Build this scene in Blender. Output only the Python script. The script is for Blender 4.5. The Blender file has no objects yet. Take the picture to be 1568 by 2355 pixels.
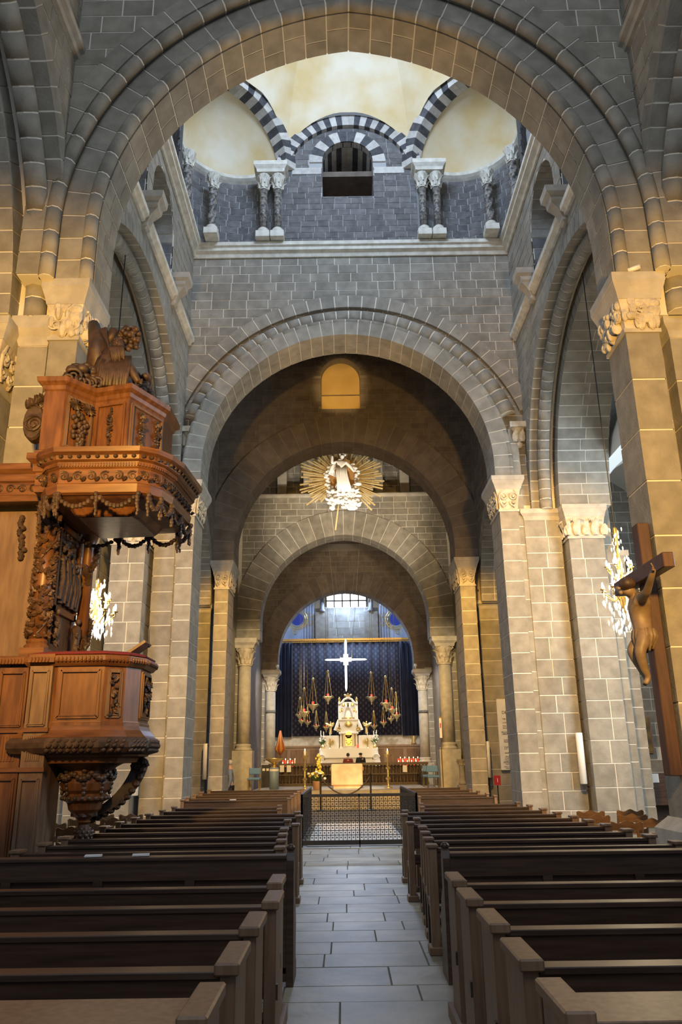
import bpy, math, random
from mathutils import Vector, Matrix
from mathutils.geometry import tessellate_polygon
random.seed(7)
PI = math.pi
sc = bpy.context.scene
col = sc.collection
# ------------------------------------------------------------------ camera
F, CX, CY = 1783., 784., 1177.5
PITCH, ROLL, CAM = math.radians(17.7), math.radians(.79), Vector((-.2, 0, 1.75))
_f = Vector((0, math.cos(PITCH), math.sin(PITCH)))
_u0 = Vector((0, -math.sin(PITCH), math.cos(PITCH)))
_r = Vector((1, 0, 0))*math.cos(ROLL) - _u0*math.sin(ROLL)
_u = Vector((1, 0, 0))*math.sin(ROLL) + _u0*math.cos(ROLL)
cd = bpy.data.cameras.new('camera'); cam = bpy.data.objects.new('camera', cd); col.objects.link(cam)
cd.sensor_fit = 'VERTICAL'; cd.sensor_height = 36; cd.sensor_width = 24; cd.lens = 36*F/2355
cd.clip_start = .05; cd.clip_end = 300
cam.matrix_world = Matrix(((_r.x, _u.x, -_f.x, CAM.x), (_r.y, _u.y, -_f.y, CAM.y), (_r.z, _u.z, -_f.z, CAM.z), (0, 0, 0, 1)))
sc.camera = cam
# ------------------------------------------------------------------ world, exposure, large lights
w = bpy.data.worlds.new('sky'); sc.world = w; w.use_nodes = True
bg = w.node_tree.nodes['Background']; bg.inputs[0].default_value = (.70, .82, 1, 1); bg.inputs[1].default_value = .2
sc.view_settings.view_transform = 'Standard'; sc.view_settings.look = 'None'
sc.view_settings.exposure = .45; sc.view_settings.gamma = 1; sc.view_settings.use_curve_mapping = False
def light(name, kind, loc, aim, power, colr, size=.3, angle=60, blend=.6, sy=None):
    l = bpy.data.lights.new(name, kind); o = bpy.data.objects.new(name, l); col.objects.link(o)
    o.location = loc; l.energy = power; l.color = colr
    o.rotation_euler = (Vector(aim)-Vector(loc)).to_track_quat('-Z', 'Y').to_euler()
    if kind == 'AREA':
        l.size = size
        if sy: l.shape = 'RECTANGLE'; l.size_y = sy
    elif kind == 'SPOT': l.spot_size = math.radians(angle); l.spot_blend = blend; l.shadow_soft_size = size
    else: l.shadow_soft_size = size
    return o
WARM = (1, .55, .115); COOL = (.66, .80, 1); WHITE = (1, .86, .66)
# daylight: nave windows behind and above the visitor, drum windows of the dome, aisle windows
light('nave_window_light', 'AREA', (0, -4, 13), (0, 10, 8), 360, (.82, .90, 1), 7, sy=5)
light('drum_window_light', 'AREA', (.2, 12.2, 21.6), (.2, 20, 17.2), 700, (.58, .74, 1), 4, sy=2)
light('aisle_window_light', 'AREA', (10.6, 13, 6), (5, 18, 5), 800, (.70, .84, .95), 3, sy=5)
light('aisle_window_light', 'AREA', (-10.6, 13, 6), (-5, 18, 5), 330, COOL, 3, sy=5)
light('apse_window_light', 'AREA', (.1, 46.9, 11.4), (.1, 43, 7), 560, (.45, .63, 1), 2.4, sy=1.3)
# floodlights of the church, and one added over the stair floor
for s_ in (1, -1):
    light('flood_light', 'SPOT', (s_*2.7, 3.0, 5.0), (s_*4.6, 10.1, 5.4), 3000, WARM, .2, 72)
    light('flood_light', 'SPOT', (s_*3.3, 11.2, 8.9), (s_*4.9, 19.9, 4.6), 4000 if s_ > 0 else 3200, WARM, .2, 60)
    light('flood_light', 'SPOT', (s_*3.35, 10.55, 9.0), (s_*-1.2, 10.5, 13.6), 230, WARM, .15, 70)
    light('flood_light', 'SPOT', (s_*3.35, 20.4, 9.3), (s_*-1.2, 20.5, 13.4), 170, WARM, .15, 70)
    light('flood_light', 'SPOT', (s_*2.6, 21.2, 8.6), (s_*4.7, 27, 4.2), 1900, WARM, .2, 62)
    light('flood_light', 'SPOT', (s_*2.7, 28.4, 7.6), (s_*4.0, 34.4, 4.0), 800, (1, .76, .42), .2, 65)
    light('flood_light', 'SPOT', (s_*3.3, 28.3, 8.8), (s_*-.5, 33.9, 12.6), 850, WHITE, .2, 75)
    light('flood_light', 'SPOT', (s_*2.9, 36, 7.0), (s_*4.0, 41, 3.4), 900, (1, .94, .84), .15, 50)
    light('flood_light', 'SPOT', (s_*3.3, 41.2, 6.4), (s_*-.1, 42.3, 2.9), 560, (1, .93, .8), .1, 62)
light('flood_light', 'SPOT', (.3, 27.7, 9.0), (-.05, 31.5, 12.7), 650, (1, .92, .8), .15, 42)
light('flood_light', 'SPOT', (.2, 28.0, 8.8), (-.1, 33.5, .9), 2600, (1, .84, .58), .1, 24)
light('flood_light', 'SPOT', (.1, 20.95, 12.6), (.1, 23.5, 0), 900, (1, .93, .82), .2, 55)  # added flood without a known source, brightens the pale floor behind the railing
light('flood_light', 'SPOT', (-.1, 21.1, 12.8), (-.15, 27.1, 15.4), 650, (1, .7, .3), .1, 22)
# ------------------------------------------------------------------ materials
def mat(name, c, rough=.8, metal=0, c2=None, scale=6, bump=.0, rnd=0., bscale=None, emit=None, estr=1, detail=6, stretch=None, alpha=1, trans=0):
    m = bpy.data.materials.new(name); m.use_nodes = True; nt = m.node_tree; N = nt.nodes; L = nt.links
    b = N['Principled BSDF']; b.inputs['Roughness'].default_value = rough; b.inputs['Metallic'].default_value = metal
    b.inputs['Base Color'].default_value = (*c, 1)
    if trans: b.inputs['Transmission Weight'].default_value = trans
    if emit: b.inputs['Emission Color'].default_value = (*emit, 1); b.inputs['Emission Strength'].default_value = estr
    src = None
    if c2 or bump:
        tc = N.new('ShaderNodeTexCoord'); vec = tc.outputs['Object']
        if stretch:
            mp = N.new('ShaderNodeMapping'); mp.inputs['Scale'].default_value = stretch; L.new(vec, mp.inputs[0]); vec = mp.outputs[0]
    if c2:
        n = N.new('ShaderNodeTexNoise'); n.inputs['Scale'].default_value = scale; n.inputs['Detail'].default_value = detail; L.new(vec, n.inputs['Vector'])
        r = N.new('ShaderNodeValToRGB'); r.color_ramp.elements[0].position = .35; r.color_ramp.elements[1].position = .68
        r.color_ramp.elements[0].color = (*c, 1); r.color_ramp.elements[1].color = (*c2, 1)
        L.new(n.outputs[0], r.inputs[0]); src = r.outputs[0]
    if rnd:
        oi = N.new('ShaderNodeObjectInfo'); h = N.new('ShaderNodeHueSaturation'); mr = N.new('ShaderNodeMapRange')
        mr.inputs[3].default_value = 1-rnd; mr.inputs[4].default_value = 1+rnd; L.new(oi.outputs['Random'], mr.inputs[0]); L.new(mr.outputs[0], h.inputs['Value'])
        if src: L.new(src, h.inputs['Color'])
        else: h.inputs['Color'].default_value = (*c, 1)
        src = h.outputs[0]
    if src: L.new(src, b.inputs['Base Color'])
    if bump:
        n2 = N.new('ShaderNodeTexNoise'); n2.inputs['Scale'].default_value = bscale or scale*5; n2.inputs['Detail'].default_value = 4; L.new(vec, n2.inputs['Vector'])
        bp = N.new('ShaderNodeBump'); bp.inputs['Strength'].default_value = bump; bp.inputs['Distance'].default_value = .02
        L.new(n2.outputs[0], bp.inputs['Height']); L.new(bp.outputs[0], b.inputs['Normal'])
    return m
M = {}
M['stone'] = mat('volcanic_stone', (.215, .196, .160), .9, c2=(.305, .28, .232), scale=3.5, bump=.35, bscale=26, rnd=.13)
M['mortar'] = mat('mortar', (.68, .64, .56), .95)
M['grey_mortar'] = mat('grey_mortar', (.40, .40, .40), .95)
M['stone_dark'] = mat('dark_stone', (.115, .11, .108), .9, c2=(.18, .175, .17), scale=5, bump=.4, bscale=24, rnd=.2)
M['shaded_brown_stone'] = mat('shaded_brown_stone', (.15, .118, .09), .9, c2=(.21, .172, .135), scale=3, bump=.3, bscale=26, rnd=.15)  # wall stone in a darker brown: shade of the inner bays put into colour
M['shaded_brown_mortar'] = mat('shaded_brown_mortar', (.26, .22, .17), .95)  # mortar darkened likewise, the dimness of those bays is in its colour
M['carved'] = mat('carved_limestone', (.42, .36, .27), .85, c2=(.60, .54, .43), scale=7, bump=.4, bscale=22)
M['trimstone'] = mat('trim_stone', (.36, .33, .28), .85, c2=(.48, .44, .37), scale=4, bump=.2)
M['paleblock'] = mat('pale_cornice', (.55, .52, .44), .85, c2=(.74, .71, .62), scale=5, bump=.25)
M['plaster'] = mat('ochre_plaster', (.62, .47, .23), .9, c2=(.72, .66, .52), scale=.9, bump=.05, detail=8)
M['white_plaster'] = mat('white_plaster', (.72, .74, .72), .9, c2=(.80, .80, .78), scale=1)
M['voussoir_dark'] = mat('basalt_voussoir', (.045, .047, .055), .85, c2=(.09, .09, .10), scale=6, rnd=.2)
M['voussoir_pale'] = mat('pale_voussoir', (.44, .42, .39), .85, c2=(.58, .56, .52), scale=6, rnd=.12)
M['marble_col'] = mat('mottled_marble', (.035, .035, .038), .5, c2=(.30, .27, .23), scale=14, detail=9)
M['slab'] = mat('paving', (.30, .268, .20), .45, c2=(.45, .405, .315), scale=2.2, bump=.15, rnd=.14)
M['joint'] = mat('paving_joint', (.20, .19, .16), .9)
# ------------------------------------------------------------------ mesh helpers
ORG = {}
class MB:
    def __init__(s): s.v = []; s.f = []
    def add(s, vs, fs):
        k = len(s.v); s.v += [Vector(p) for p in vs]; s.f += [tuple(i+k for i in f) for f in fs]; return s
    def box(s, a, b, taper=0, ch=0):
        x0, y0, z0 = a; x1, y1, z1 = b; t = taper
        return s.add([(x0, y0, z0), (x1, y0, z0), (x1, y1, z0), (x0, y1, z0), (x0+t, y0+t, z1), (x1-t, y0+t, z1), (x1-t, y1-t, z1), (x0+t, y1-t, z1)],
                     [(3, 2, 1, 0), (4, 5, 6, 7), (0, 1, 5, 4), (1, 2, 6, 5), (2, 3, 7, 6), (3, 0, 4, 7)])
    def obox(s, c, ax, ay, az):
        c, ax, ay, az = map(Vector, (c, ax, ay, az)); vs = []
        for k in (-1, 1):
            for i, j in ((-1, -1), (1, -1), (1, 1), (-1, 1)): vs.append(c+ax*i+ay*j+az*k)
        return s.add(vs, [(3, 2, 1, 0), (4, 5, 6, 7), (0, 1, 5, 4), (1, 2, 6, 5), (2, 3, 7, 6), (3, 0, 4, 7)])
    def prism(s, lo, hi):
        n = len(lo); return s.add(list(lo)+list(hi), [tuple(range(n-1, -1, -1)), tuple(range(n, 2*n))]+[(i, (i+1) % n, n+(i+1) % n, n+i) for i in range(n)])
    def loft(s, loops, cap=True, closed=True):
        n = len(loops[0]); vs = [p for l in loops for p in l]; fs = []
        for k in range(len(loops)-1):
            for i in range(n if closed else n-1):
                a = k*n+i; b = k*n+(i+1) % n; fs.append((a, b, b+n, a+n))
        if cap and closed: fs += [tuple(range(n-1, -1, -1)), tuple(range((len(loops)-1)*n, len(loops)*n))]
        return s.add(vs, fs)
    def tube(s, pts, r, n=6, cap=True):
        pts = [Vector(p) for p in pts]; loops = []; up = Vector((.13, .27, .95))
        for i, p in enumerate(pts):
            t = (pts[min(i+1, len(pts)-1)]-pts[max(i-1, 0)])
            if t.length < 1e-6: t = Vector((0, 0, 1))
            t.normalize(); a = t.cross(up)
            if a.length < .15: a = t.cross(Vector((1, .2, 0)))
            a.normalize(); b = t.cross(a); rr = r[i] if isinstance(r, (list, tuple)) else r
            loops.append([p+(a*math.cos(q)+b*math.sin(q))*rr for q in [2*PI*j/n for j in range(n)]])
        return s.loft(loops, cap)
    def lathe(s, prof, c=(0, 0, 0), n=16, sx=1, sy=1, rot=0):
        c = Vector(c); return s.loft([[c+Vector((r*sx*math.cos(2*PI*j/n+rot), r*sy*math.sin(2*PI*j/n+rot), z)) for j in range(n)] for r, z in prof])
    def ball(s, c, r, n=8, m=6, axes=None):
        c = Vector(c); rx, ry, rz = r if isinstance(r, (tuple, list)) else (r, r, r); A = axes or (Vector((1, 0, 0)), Vector((0, 1, 0)), Vector((0, 0, 1)))
        loops = []
        for i in range(m+1):
            th = -PI/2+PI*i/m; cr = max(math.cos(th), .03)
            loops.append([c+A[0]*(rx*cr*math.cos(2*PI*j/n))+A[1]*(ry*cr*math.sin(2*PI*j/n))+A[2]*(rz*math.sin(th)) for j in range(n)])
        return s.loft(loops)
    def spiral(s, c, U, V, r0, turns, rad, hand=1, a0=0, n=None):
        c, U, V = Vector(c), Vector(U), Vector(V); n = n or int(10*turns)+2
        pts = []; rr = []
        for i in range(n):
            t = i/(n-1); a = a0+hand*2*PI*turns*t; q = r0*(1-.85*t); pts.append(c+U*(q*math.cos(a))+V*(q*math.sin(a))); rr.append(rad*(1-.45*t))
        return s.tube(pts, rr, 5)
    def leaf(s, p, out, up, w, h, curl=.5, n=5):
        p, out, up = Vector(p), Vector(out).normalized(), Vector(up).normalized(); sd = out.cross(up)
        loops = []
        for i in range(n):
            t = i/(n-1); a = t*curl*PI; q = p+up*(h*t*math.cos(a*.35))+out*(h*curl*t*t*.8+.012)
            ww = w*.5*math.sin(PI*min(1, .18+t*.82))**.7+.004; th = .018*(1.2-t)+.006
            loops.append([q-sd*ww, q+out*th*1.6, q+sd*ww, q-out*th])
        return s.loft(loops)
    def build(s, name, m, parent=None, smooth=False):
        o = ORG.get(parent, Vector((0, 0, 0))) if parent else Vector((0, 0, 0))
        me = bpy.data.meshes.new(name); me.from_pydata([tuple(p-o) for p in s.v], [], s.f); me.materials.append(M[m] if isinstance(m, str) else m)
        if smooth: me.polygons.foreach_set('use_smooth', [True]*len(me.polygons))
        ob = bpy.data.objects.new(name, me); col.objects.link(ob)
        if parent: ob.parent = parent; ORG[ob] = o
        return ob
def recalc(ob):
    import bmesh
    b = bmesh.new(); b.from_mesh(ob.data); bmesh.ops.recalc_face_normals(b, faces=b.faces); b.to_mesh(ob.data); b.free(); return ob
def thing(name, label, cat, loc=(0, 0, 0), group=None):
    o = bpy.data.objects.new(name, None); col.objects.link(o); o.location = loc; o['label'] = label; o['category'] = cat; o.empty_display_size = .2
    if group: o['group'] = group
    ORG[o] = Vector(loc); return o
def tag(o, label, cat, group=None):
    o['label'] = label; o['category'] = cat
    if group: o['group'] = group
    return o
def struct(o, label=None):
    o['kind'] = 'structure'
    if label: o['label'] = label
    return o
def copy_tree(o, parent=None):
    c = o.copy(); col.objects.link(c); c.parent = parent
    for ch in o.children: copy_tree(ch, c)
    return c
def at(x, y, d, ax=1):
    v = _f+_r*((x-CX)/F)+_u*((CY-y)/F); return CAM+v*((d-CAM[ax])/v[ax])
def proj(p):
    v = Vector(p)-CAM; d = v.dot(_f)
    if d < .3: return None
    return (CX+F*v.dot(_r)/d, CY-F*v.dot(_u)/d)
def seen(p, m=180):
    q = proj(p); return q is not None and -m < q[0] < 1568+m and -m < q[1] < 2355+m
class Fr:
    def __init__(s, o, U, N): s.o, s.U, s.N = Vector(o), Vector(U), Vector(N); s.Z = Vector((0, 0, 1))
    def __call__(s, u, z, d): return s.o+s.U*u+s.Z*z+s.N*d
class Arch:
    """two-centred arch: half span a, rise h"""
    def __init__(s, c, zs, a, h, st=0): s.c, s.zs, s.a, s.h, s.st = c, zs, a, max(h, a), st; s.R = (a*a+s.h**2)/(2*a); s.e = s.R-a
    def top(s, r): return math.acos(max(-1, min(1, s.e/(s.R+r))))
    def pt(s, side, t, r):
        f = s.st/(s.st+s.R*s.top(0)) if s.st else 0                  # stilted straight part first
        if t < f: return (s.c+side*(-s.e+s.R+r), s.zs+s.st*t/f)
        th = s.top(r)*(t-f)/(1-f); return (s.c+side*(-s.e+(s.R+r)*math.cos(th)), s.zs+s.st+(s.R+r)*math.sin(th))
    def outline(s, r, n=10): return [s.pt(1, i/n, r) for i in range(n+1)]+[s.pt(-1, 1-i/n, r) for i in range(1, n+1)]
    def poly(s, r, zb): o = s.outline(r); return [(o[0][0], zb)]+o+[(o[-1][0], zb)]
def clip(poly, a, b, keep_left=True):
    """half-plane clip of 2D polygon by line a->b"""
    dx, dy = b[0]-a[0], b[1]-a[1]; sg = 1 if keep_left else -1; out = []
    f = lambda p: sg*(dx*(p[1]-a[1])-dy*(p[0]-a[0]))
    for i in range(len(poly)):
        p, q = poly[i], poly[(i+1) % len(poly)]; fp, fq = f(p), f(q)
        if fp >= 0: out.append(p)
        if (fp > 0 > fq) or (fp < 0 < fq): t = fp/(fp-fq); out.append((p[0]+t*(q[0]-p[0]), p[1]+t*(q[1]-p[1])))
    return out
def area(p): return .5*abs(sum(p[i][0]*p[(i+1) % len(p)][1]-p[(i+1) % len(p)][0]*p[i][1] for i in range(len(p)))) if len(p) > 2 else 0
def ccw(p): return p if sum(p[i][0]*p[(i+1) % len(p)][1]-p[(i+1) % len(p)][0]*p[i][1] for i in range(len(p))) > 0 else p[::-1]
def minus(poly, hole):
    """subtract a convex polygon: best single-edge clip"""
    hole = ccw(hole); it = poly
    for i in range(len(hole)):
        it = clip(it, hole[i], hole[(i+1) % len(hole)])
        if area(it) < 1e-5: return poly
    best = []
    for i in range(len(hole)):
        q = clip(poly, hole[i], hole[(i+1) % len(hole)], False)
        if area(q) > area(best): best = q
    return best
def slab(name, fr, outer, holes, th, m, parent=None, d0=0):
    """flat wall with real openings and thickness"""
    loops = [ccw(outer)]+[ccw(h)[::-1] for h in holes]
    tri = tessellate_polygon([[Vector((p[0], p[1], 0)) for p in l] for l in loops]); pts = [p for l in loops for p in l]; n = len(pts)
    b = MB(); vs = [fr(p[0], p[1], d0) for p in pts]+[fr(p[0], p[1], d0+th) for p in pts]; fs = [tuple(t) for t in tri]+[tuple(i+n for i in t[::-1]) for t in tri]; k = 0
    for l in loops:
        for i in range(len(l)): a, c = k+i, k+(i+1) % len(l); fs.append((a, c, c+n, a+n))
        k += len(l)
    b.add(vs, fs); return recalc(b.build(name, m, parent))
def masonry(parent, fr, u0, u1, z0, z1, ch, bw, holes=(), m='stone', gap=.024, proud=.010, seed=1, margin=120, name='stone', keep=(), thru=None):
    rg = random.Random(seed); nz = max(1, round((z1-z0)/ch)); c = (z1-z0)/nz; cnt = 0
    for k in range(nz):
        za, zb = z0+k*c, z0+(k+1)*c; u = u0-rg.random()*bw*.8
        while u < u1:
            w_ = bw*rg.uniform(.75, 1.25); a, b_ = max(u, u0), min(u+w_, u1); u += w_
            if b_-a < .05: continue
            if not any(seen(fr(uu, zz, 0), margin) for uu in (a, b_) for zz in (za, zb)): continue
            if thru:                                             # only what can be seen through the arch in front
                ar, yp = thru; q_ = fr((a+b_)/2, (za+zb)/2, 0); t_ = (yp-CAM.y)/(q_.y-CAM.y); xx, zz = CAM.x+(q_.x-CAM.x)*t_, CAM.z+(q_.z-CAM.z)*t_
                if abs(xx-ar.c) > ar.a+.45 or zz > ar.zs+ar.st+math.sqrt(max(0, (ar.R+.45)**2-(abs(xx-ar.c)+ar.e)**2)): continue
            g = gap/2; p = [(a+g, za+g), (b_-g, za+g), (b_-g, zb-g), (a+g, zb-g)]
            for kp in keep:
                kp = ccw(kp)
                for i in range(len(kp)): p = clip(p, kp[i], kp[(i+1) % len(kp)]) if p else p
            for h in holes:
                if len(p) > 2: p = minus(p, h)
            if area(p) < .012*bw: continue
            pr = proud+rg.uniform(-.004, .004)
            MB().prism([fr(q[0], q[1], -pr) for q in p], [fr(q[0], q[1], .02) for q in p]).build(name, m, parent); cnt += 1
    return cnt
def ring(parent, fr, A, r0, r1, d0, d1, n, m='stone', mm='mortar', gap=.024, split=None, alt=None, name='voussoir', core=True, t0=0, seed=1, inset=.012, sides=(1, -1), seg=2):
    rg = random.Random(seed)
    for sd in sides:
        if core:
            lo = []
            for i in range(25):
                t = t0+(1-t0)*i/24; a = A.pt(sd, t, r0+inset); b = A.pt(sd, t, r1-inset)
                lo.append([fr(a[0], a[1], d0+inset), fr(b[0], b[1], d0+inset), fr(b[0], b[1], d1-inset), fr(a[0], a[1], d1-inset)])
            recalc(MB().loft(lo).build('mortar_bed', mm, parent))
        L = (A.R+(r0+r1)/2)*A.top((r0+r1)/2)*(1-t0); g = gap/2/L
        for k in range(n):
            ta, tb = t0+(1-t0)*k/n, t0+(1-t0)*(k+1)/n
            cuts = [d0, d1]
            if split: cuts = [d0, d0+(d1-d0)*(split if k % 2 else 1-split), d1]
            mt = m if not alt else (m if (k+(0 if sd > 0 else 0)) % 2 else alt)
            for j in range(len(cuts)-1):
                da, db = cuts[j]+(g*L if j else 0), cuts[j+1]-(g*L if j < len(cuts)-2 else 0); fa = []; fb = []
                P0 = [A.pt(sd, ta+g+(tb-ta-2*g)*i/seg, r0) for i in range(seg+1)]; P1 = [A.pt(sd, ta+g+(tb-ta-2*g)*i/seg, r1) for i in range(seg+1)]
                if not (seen(fr(*P0[0], d0), 150) or seen(fr(*P1[0], d0), 150)): continue
                lp = P0+P1[::-1]; MB().prism([fr(q[0], q[1], da) for q in lp], [fr(q[0], q[1], db) for q in lp]).build(name, mt, parent)
def roll(parent, fr, A, r, d, rad, n, m='stone', mm='mortar', gap=.024, name='roll_stone', t0=0, sides=(1, -1), core=True, ns=8):
    for sd in sides:
        def circ(t, rd):
            return [fr(*A.pt(sd, t, r+rd*math.cos(q)), d+rd*math.sin(q)) for q in [2*PI*j/ns for j in range(ns)]]
        if core: MB().loft([circ(t0+(1-t0)*i/24, rad-.008) for i in range(25)]).build('mortar_bed', mm, parent)
        L = (A.R+r)*A.top(r)*(1-t0); g = gap/2/L
        for k in range(n):
            ta, tb = t0+(1-t0)*k/n+g, t0+(1-t0)*(k+1)/n-g
            if not (seen(fr(*A.pt(sd, ta, r), d), 150) or seen(fr(*A.pt(sd, tb, r), d), 150)): continue
            o = MB().loft([circ(ta+(tb-ta)*i/2, rad) for i in range(3)]).build(name, m, parent)
            o.data.polygons.foreach_set('use_smooth', [i < 2*ns for i in range(len(o.data.polygons))])
def courses(parent, a, b, ch, m='stone', mm='mortar', gap=.026, split=.9, seed=1, name='stone', core=True):
    """pier of squared blocks"""
    rg = random.Random(seed); x0, y0, z0 = a; x1, y1, z1 = b; i = .012
    if core: MB().box((x0+i, y0+i, z0), (x1-i, y1-i, z1)).build('mortar_core', mm, parent)
    n = max(1, round((z1-z0)/ch)); zs = [z0]+[z0+(z1-z0)*(k+rg.uniform(-.12, .12))/n for k in range(1, n)]+[z1]
    for k in range(n):
        za, zb = zs[k]+gap/2, zs[k+1]-gap/2
        if not (seen(((x0+x1)/2, y0, za)) or seen(((x0+x1)/2, y0, zb))): continue
        cu = [x0, x1]
        if x1-x0 > split: t = rg.uniform(.35, .65); cu = [x0, x0+(x1-x0)*t, x1]
        for j in range(len(cu)-1):
            e = rg.uniform(-.003, .003)
            MB().box((cu[j]+(gap/2 if j else 0)+e, y0+e, za), (cu[j+1]-(gap/2 if j < len(cu)-2 else 0)-e, y1-e, zb)).build(name, m, parent)
def moulding(b, fr, u0, u1, z, prof):
    """straight moulding: prof = [(d, dz)] closed outline"""
    b.loft([[fr(u0, z+q[1], q[0]) for q in prof], [fr(u1, z+q[1], q[0]) for q in prof]]); return b
# ================================================================== SETTING
XF = lambda y, x=0: Fr((x, y, 0), (1, 0, 0), (0, 1, 0))          # wall facing the visitor
RF = lambda x: Fr((x, 0, 0), (0, 1, 0), (1, 0, 0))               # right-hand side wall
LF = lambda x: Fr((x, 0, 0), (0, 1, 0), (-1, 0, 0))              # left-hand side wall
# ---- floor and paving
floor = struct(MB().box((-12, -4, -.3), (12, 50, -.012)).build('floor', 'joint'))
rg = random.Random(3); y = 3.6
while y < 17.5:
    d = rg.uniform(.42, .62); x = -1.75-rg.random()*.6
    while x < 1.75:
        wd = rg.uniform(.55, 1.15); e = rg.uniform(-.002, .002)
        MB().box((x+.008, y+.008, -.03), (x+wd-.008, y+d-.008, e)).build('paving_slab', 'slab', floor); x += wd
    y += d
# ---- wall with the first transverse arch
def carv_cap(b, x0, x1, y0, y1, z0, z1, style, sd, seed=0):
    """carved ornament on the front face and the nave-side face of a pilaster capital (sd = side the nave lies on)"""
    rg = random.Random(seed); xi = x0 if sd < 0 else x1
    faces = [((x0+x1)/2, y0, Vector((1, 0, 0)), Vector((0, -1, 0)), x1-x0), (xi, (y0+y1)/2, Vector((0, 1, 0)), Vector((sd, 0, 0)), y1-y0)]
    Zv = Vector((0, 0, 1)); h = z1-z0
    for cx, cy, U, N, wd in faces:
        O = Vector((cx, cy, z0))
        if style == 'scroll':
            k = max(2, round(wd/.28)); cw = wd/k
            for i in range(k):
                c = O+U*(-wd/2+cw*(i+.5)); hd = 1 if i % 2 else -1
                b.spiral(c+Zv*h*.60+N*.05, U*hd, Zv, cw*.44, 1.5, .030, 1, PI*.2)
                b.spiral(c+Zv*h*.28+N*.03, U*-hd, Zv, cw*.36, 1.3, .026, -1, PI*.1)
                b.tube([c+Zv*h*.05+N*.01, c+U*hd*cw*.3+Zv*h*.3+N*.03, c+U*hd*cw*.42+Zv*h*.65+N*.05, c+U*hd*cw*.1+Zv*h*.95+N*.07], [.03, .028, .028, .02], 5)
                b.ball(c+Zv*h*.60+N*.06, .04, 6, 4); b.ball(c+Zv*h*.28+N*.04, .03, 6, 4)
        elif style == 'palm':
            k = max(2, round(wd/.5)); cw = wd/k
            for i in range(k*2+1):
                c = O+U*(-wd/2+cw*i/2)
                b.leaf(c+N*.01, N, Zv, cw*.42, h*(.95 if i % 2 else .62), .42)
                if i % 2:
                    for q in (-1, 1): b.tube([c+N*.02, c+Zv*h*.5+N*.05+U*q*.02, c+Zv*h*.82+N*.10+U*q*cw*.22, c+Zv*h*.72+N*.14+U*q*cw*.36], [.022, .026, .03, .022], 6)
        else:
            for i in range(int(26*wd/.5)):
                c = O+U*rg.uniform(-wd*.46, wd*.46)+Zv*h*rg.uniform(.05, .95)+N*rg.uniform(.0, .05)
                b.ball(c, (rg.uniform(.04, .1), rg.uniform(.04, .07), rg.uniform(.05, .13)), 7, 5)
            for i in range(int(7*wd/.5)):
                c = O+U*rg.uniform(-wd*.4, wd*.4)+Zv*h*rg.uniform(.2, .8)+N*.06; b.spiral(c, U, Zv, rg.uniform(.06, .12), 1.2, .02, rg.choice((1, -1)), rg.random()*6)
def pilaster_cap(p, x0, x1, y0, y1, z0, z1, zt, style, sd, over=.14, m='carved', seed=0):
    """capital between z0 and z1, abacus up to zt; nave side sd overhangs"""
    b = MB(); o = over*.55
    b.loft([[(x0-o*t, y0-o*t, z), (x1+o*t, y0-o*t, z), (x1+o*t, y1+o*t, z), (x0-o*t, y1+o*t, z)] for t, z in ((.15, z0), (0, z0+.05), (.0, z0+.1), (.35, z0+(z1-z0)*.6), (.9, z1))])
    carv_cap(b, x0-.02, x1+.02, y0-.02, y1+.02, z0+.04, z1, style, sd, seed); b.build('capital', m, p)
    b = MB(); b.box((x0-.03, y0-.03, z0-.05), (x1+.03, y1+.03, z0+.01)); b.build('necking', 'trimstone', p)
    b = MB(); f = lambda e, z: [(x0-e, y0-e, z), (x1+e, y0-e, z), (x1+e, y1+e, z), (x0-e, y1+e, z)]
    hm = zt-z1; b.loft([f(over*.55, z1-.005), f(over*.7, z1+hm*.25), f(over, z1+hm*.58), f(over*1.0, z1+hm*.62), f(over*1.08, z1+hm*.66), f(over*1.08, zt)]); b.build('abacus', 'trimstone', p)
def impost(p, x0, x1, y0, y1, z0, z1, over=.1):
    f = lambda e, z: [(x0-e, y0-e, z), (x1+e, y0-e, z), (x1+e, y1+e, z), (x0-e, y1+e, z)]; h = z1-z0
    MB().loft([f(0, z0), f(over*.3, z0+h*.3), f(over, z0+h*.55), f(over, z1)]).build('impost', 'trimstone', p)
A1 = Arch(.05, 8.63, 3.95, 4.45, .95)
op = A1.outline(.72, 14)
wA = struct(slab('wall_first_arch', XF(9.84), [(-4.7, 8.75), (-4.7, 18), (4.9, 18), (4.9, 8.75)]+[(op[0][0], 8.75)]+op+[(op[-1][0], 8.75)], [], 1.05, 'mortar'))
masonry(wA, XF(9.84), -4.46, 4.66, 8.7, 16.5, .36, .62, [A1.poly(1.05, 8)], seed=11)
ring(wA, XF(9.84), A1, .72, 1.05, -.03, .3, 19, seed=1)
roll(wA, XF(9.84), A1, .64, .08, .12, 19)
ring(wA, XF(9.84), A1, .17, .76, .18, 1.0, 19, seed=2)
roll(wA, XF(9.84), A1, .11, .24, .11, 19)
ring(wA, XF(9.84), A1, 0, .3, .30, 1.06, 19, split=.62, seed=3)
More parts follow.
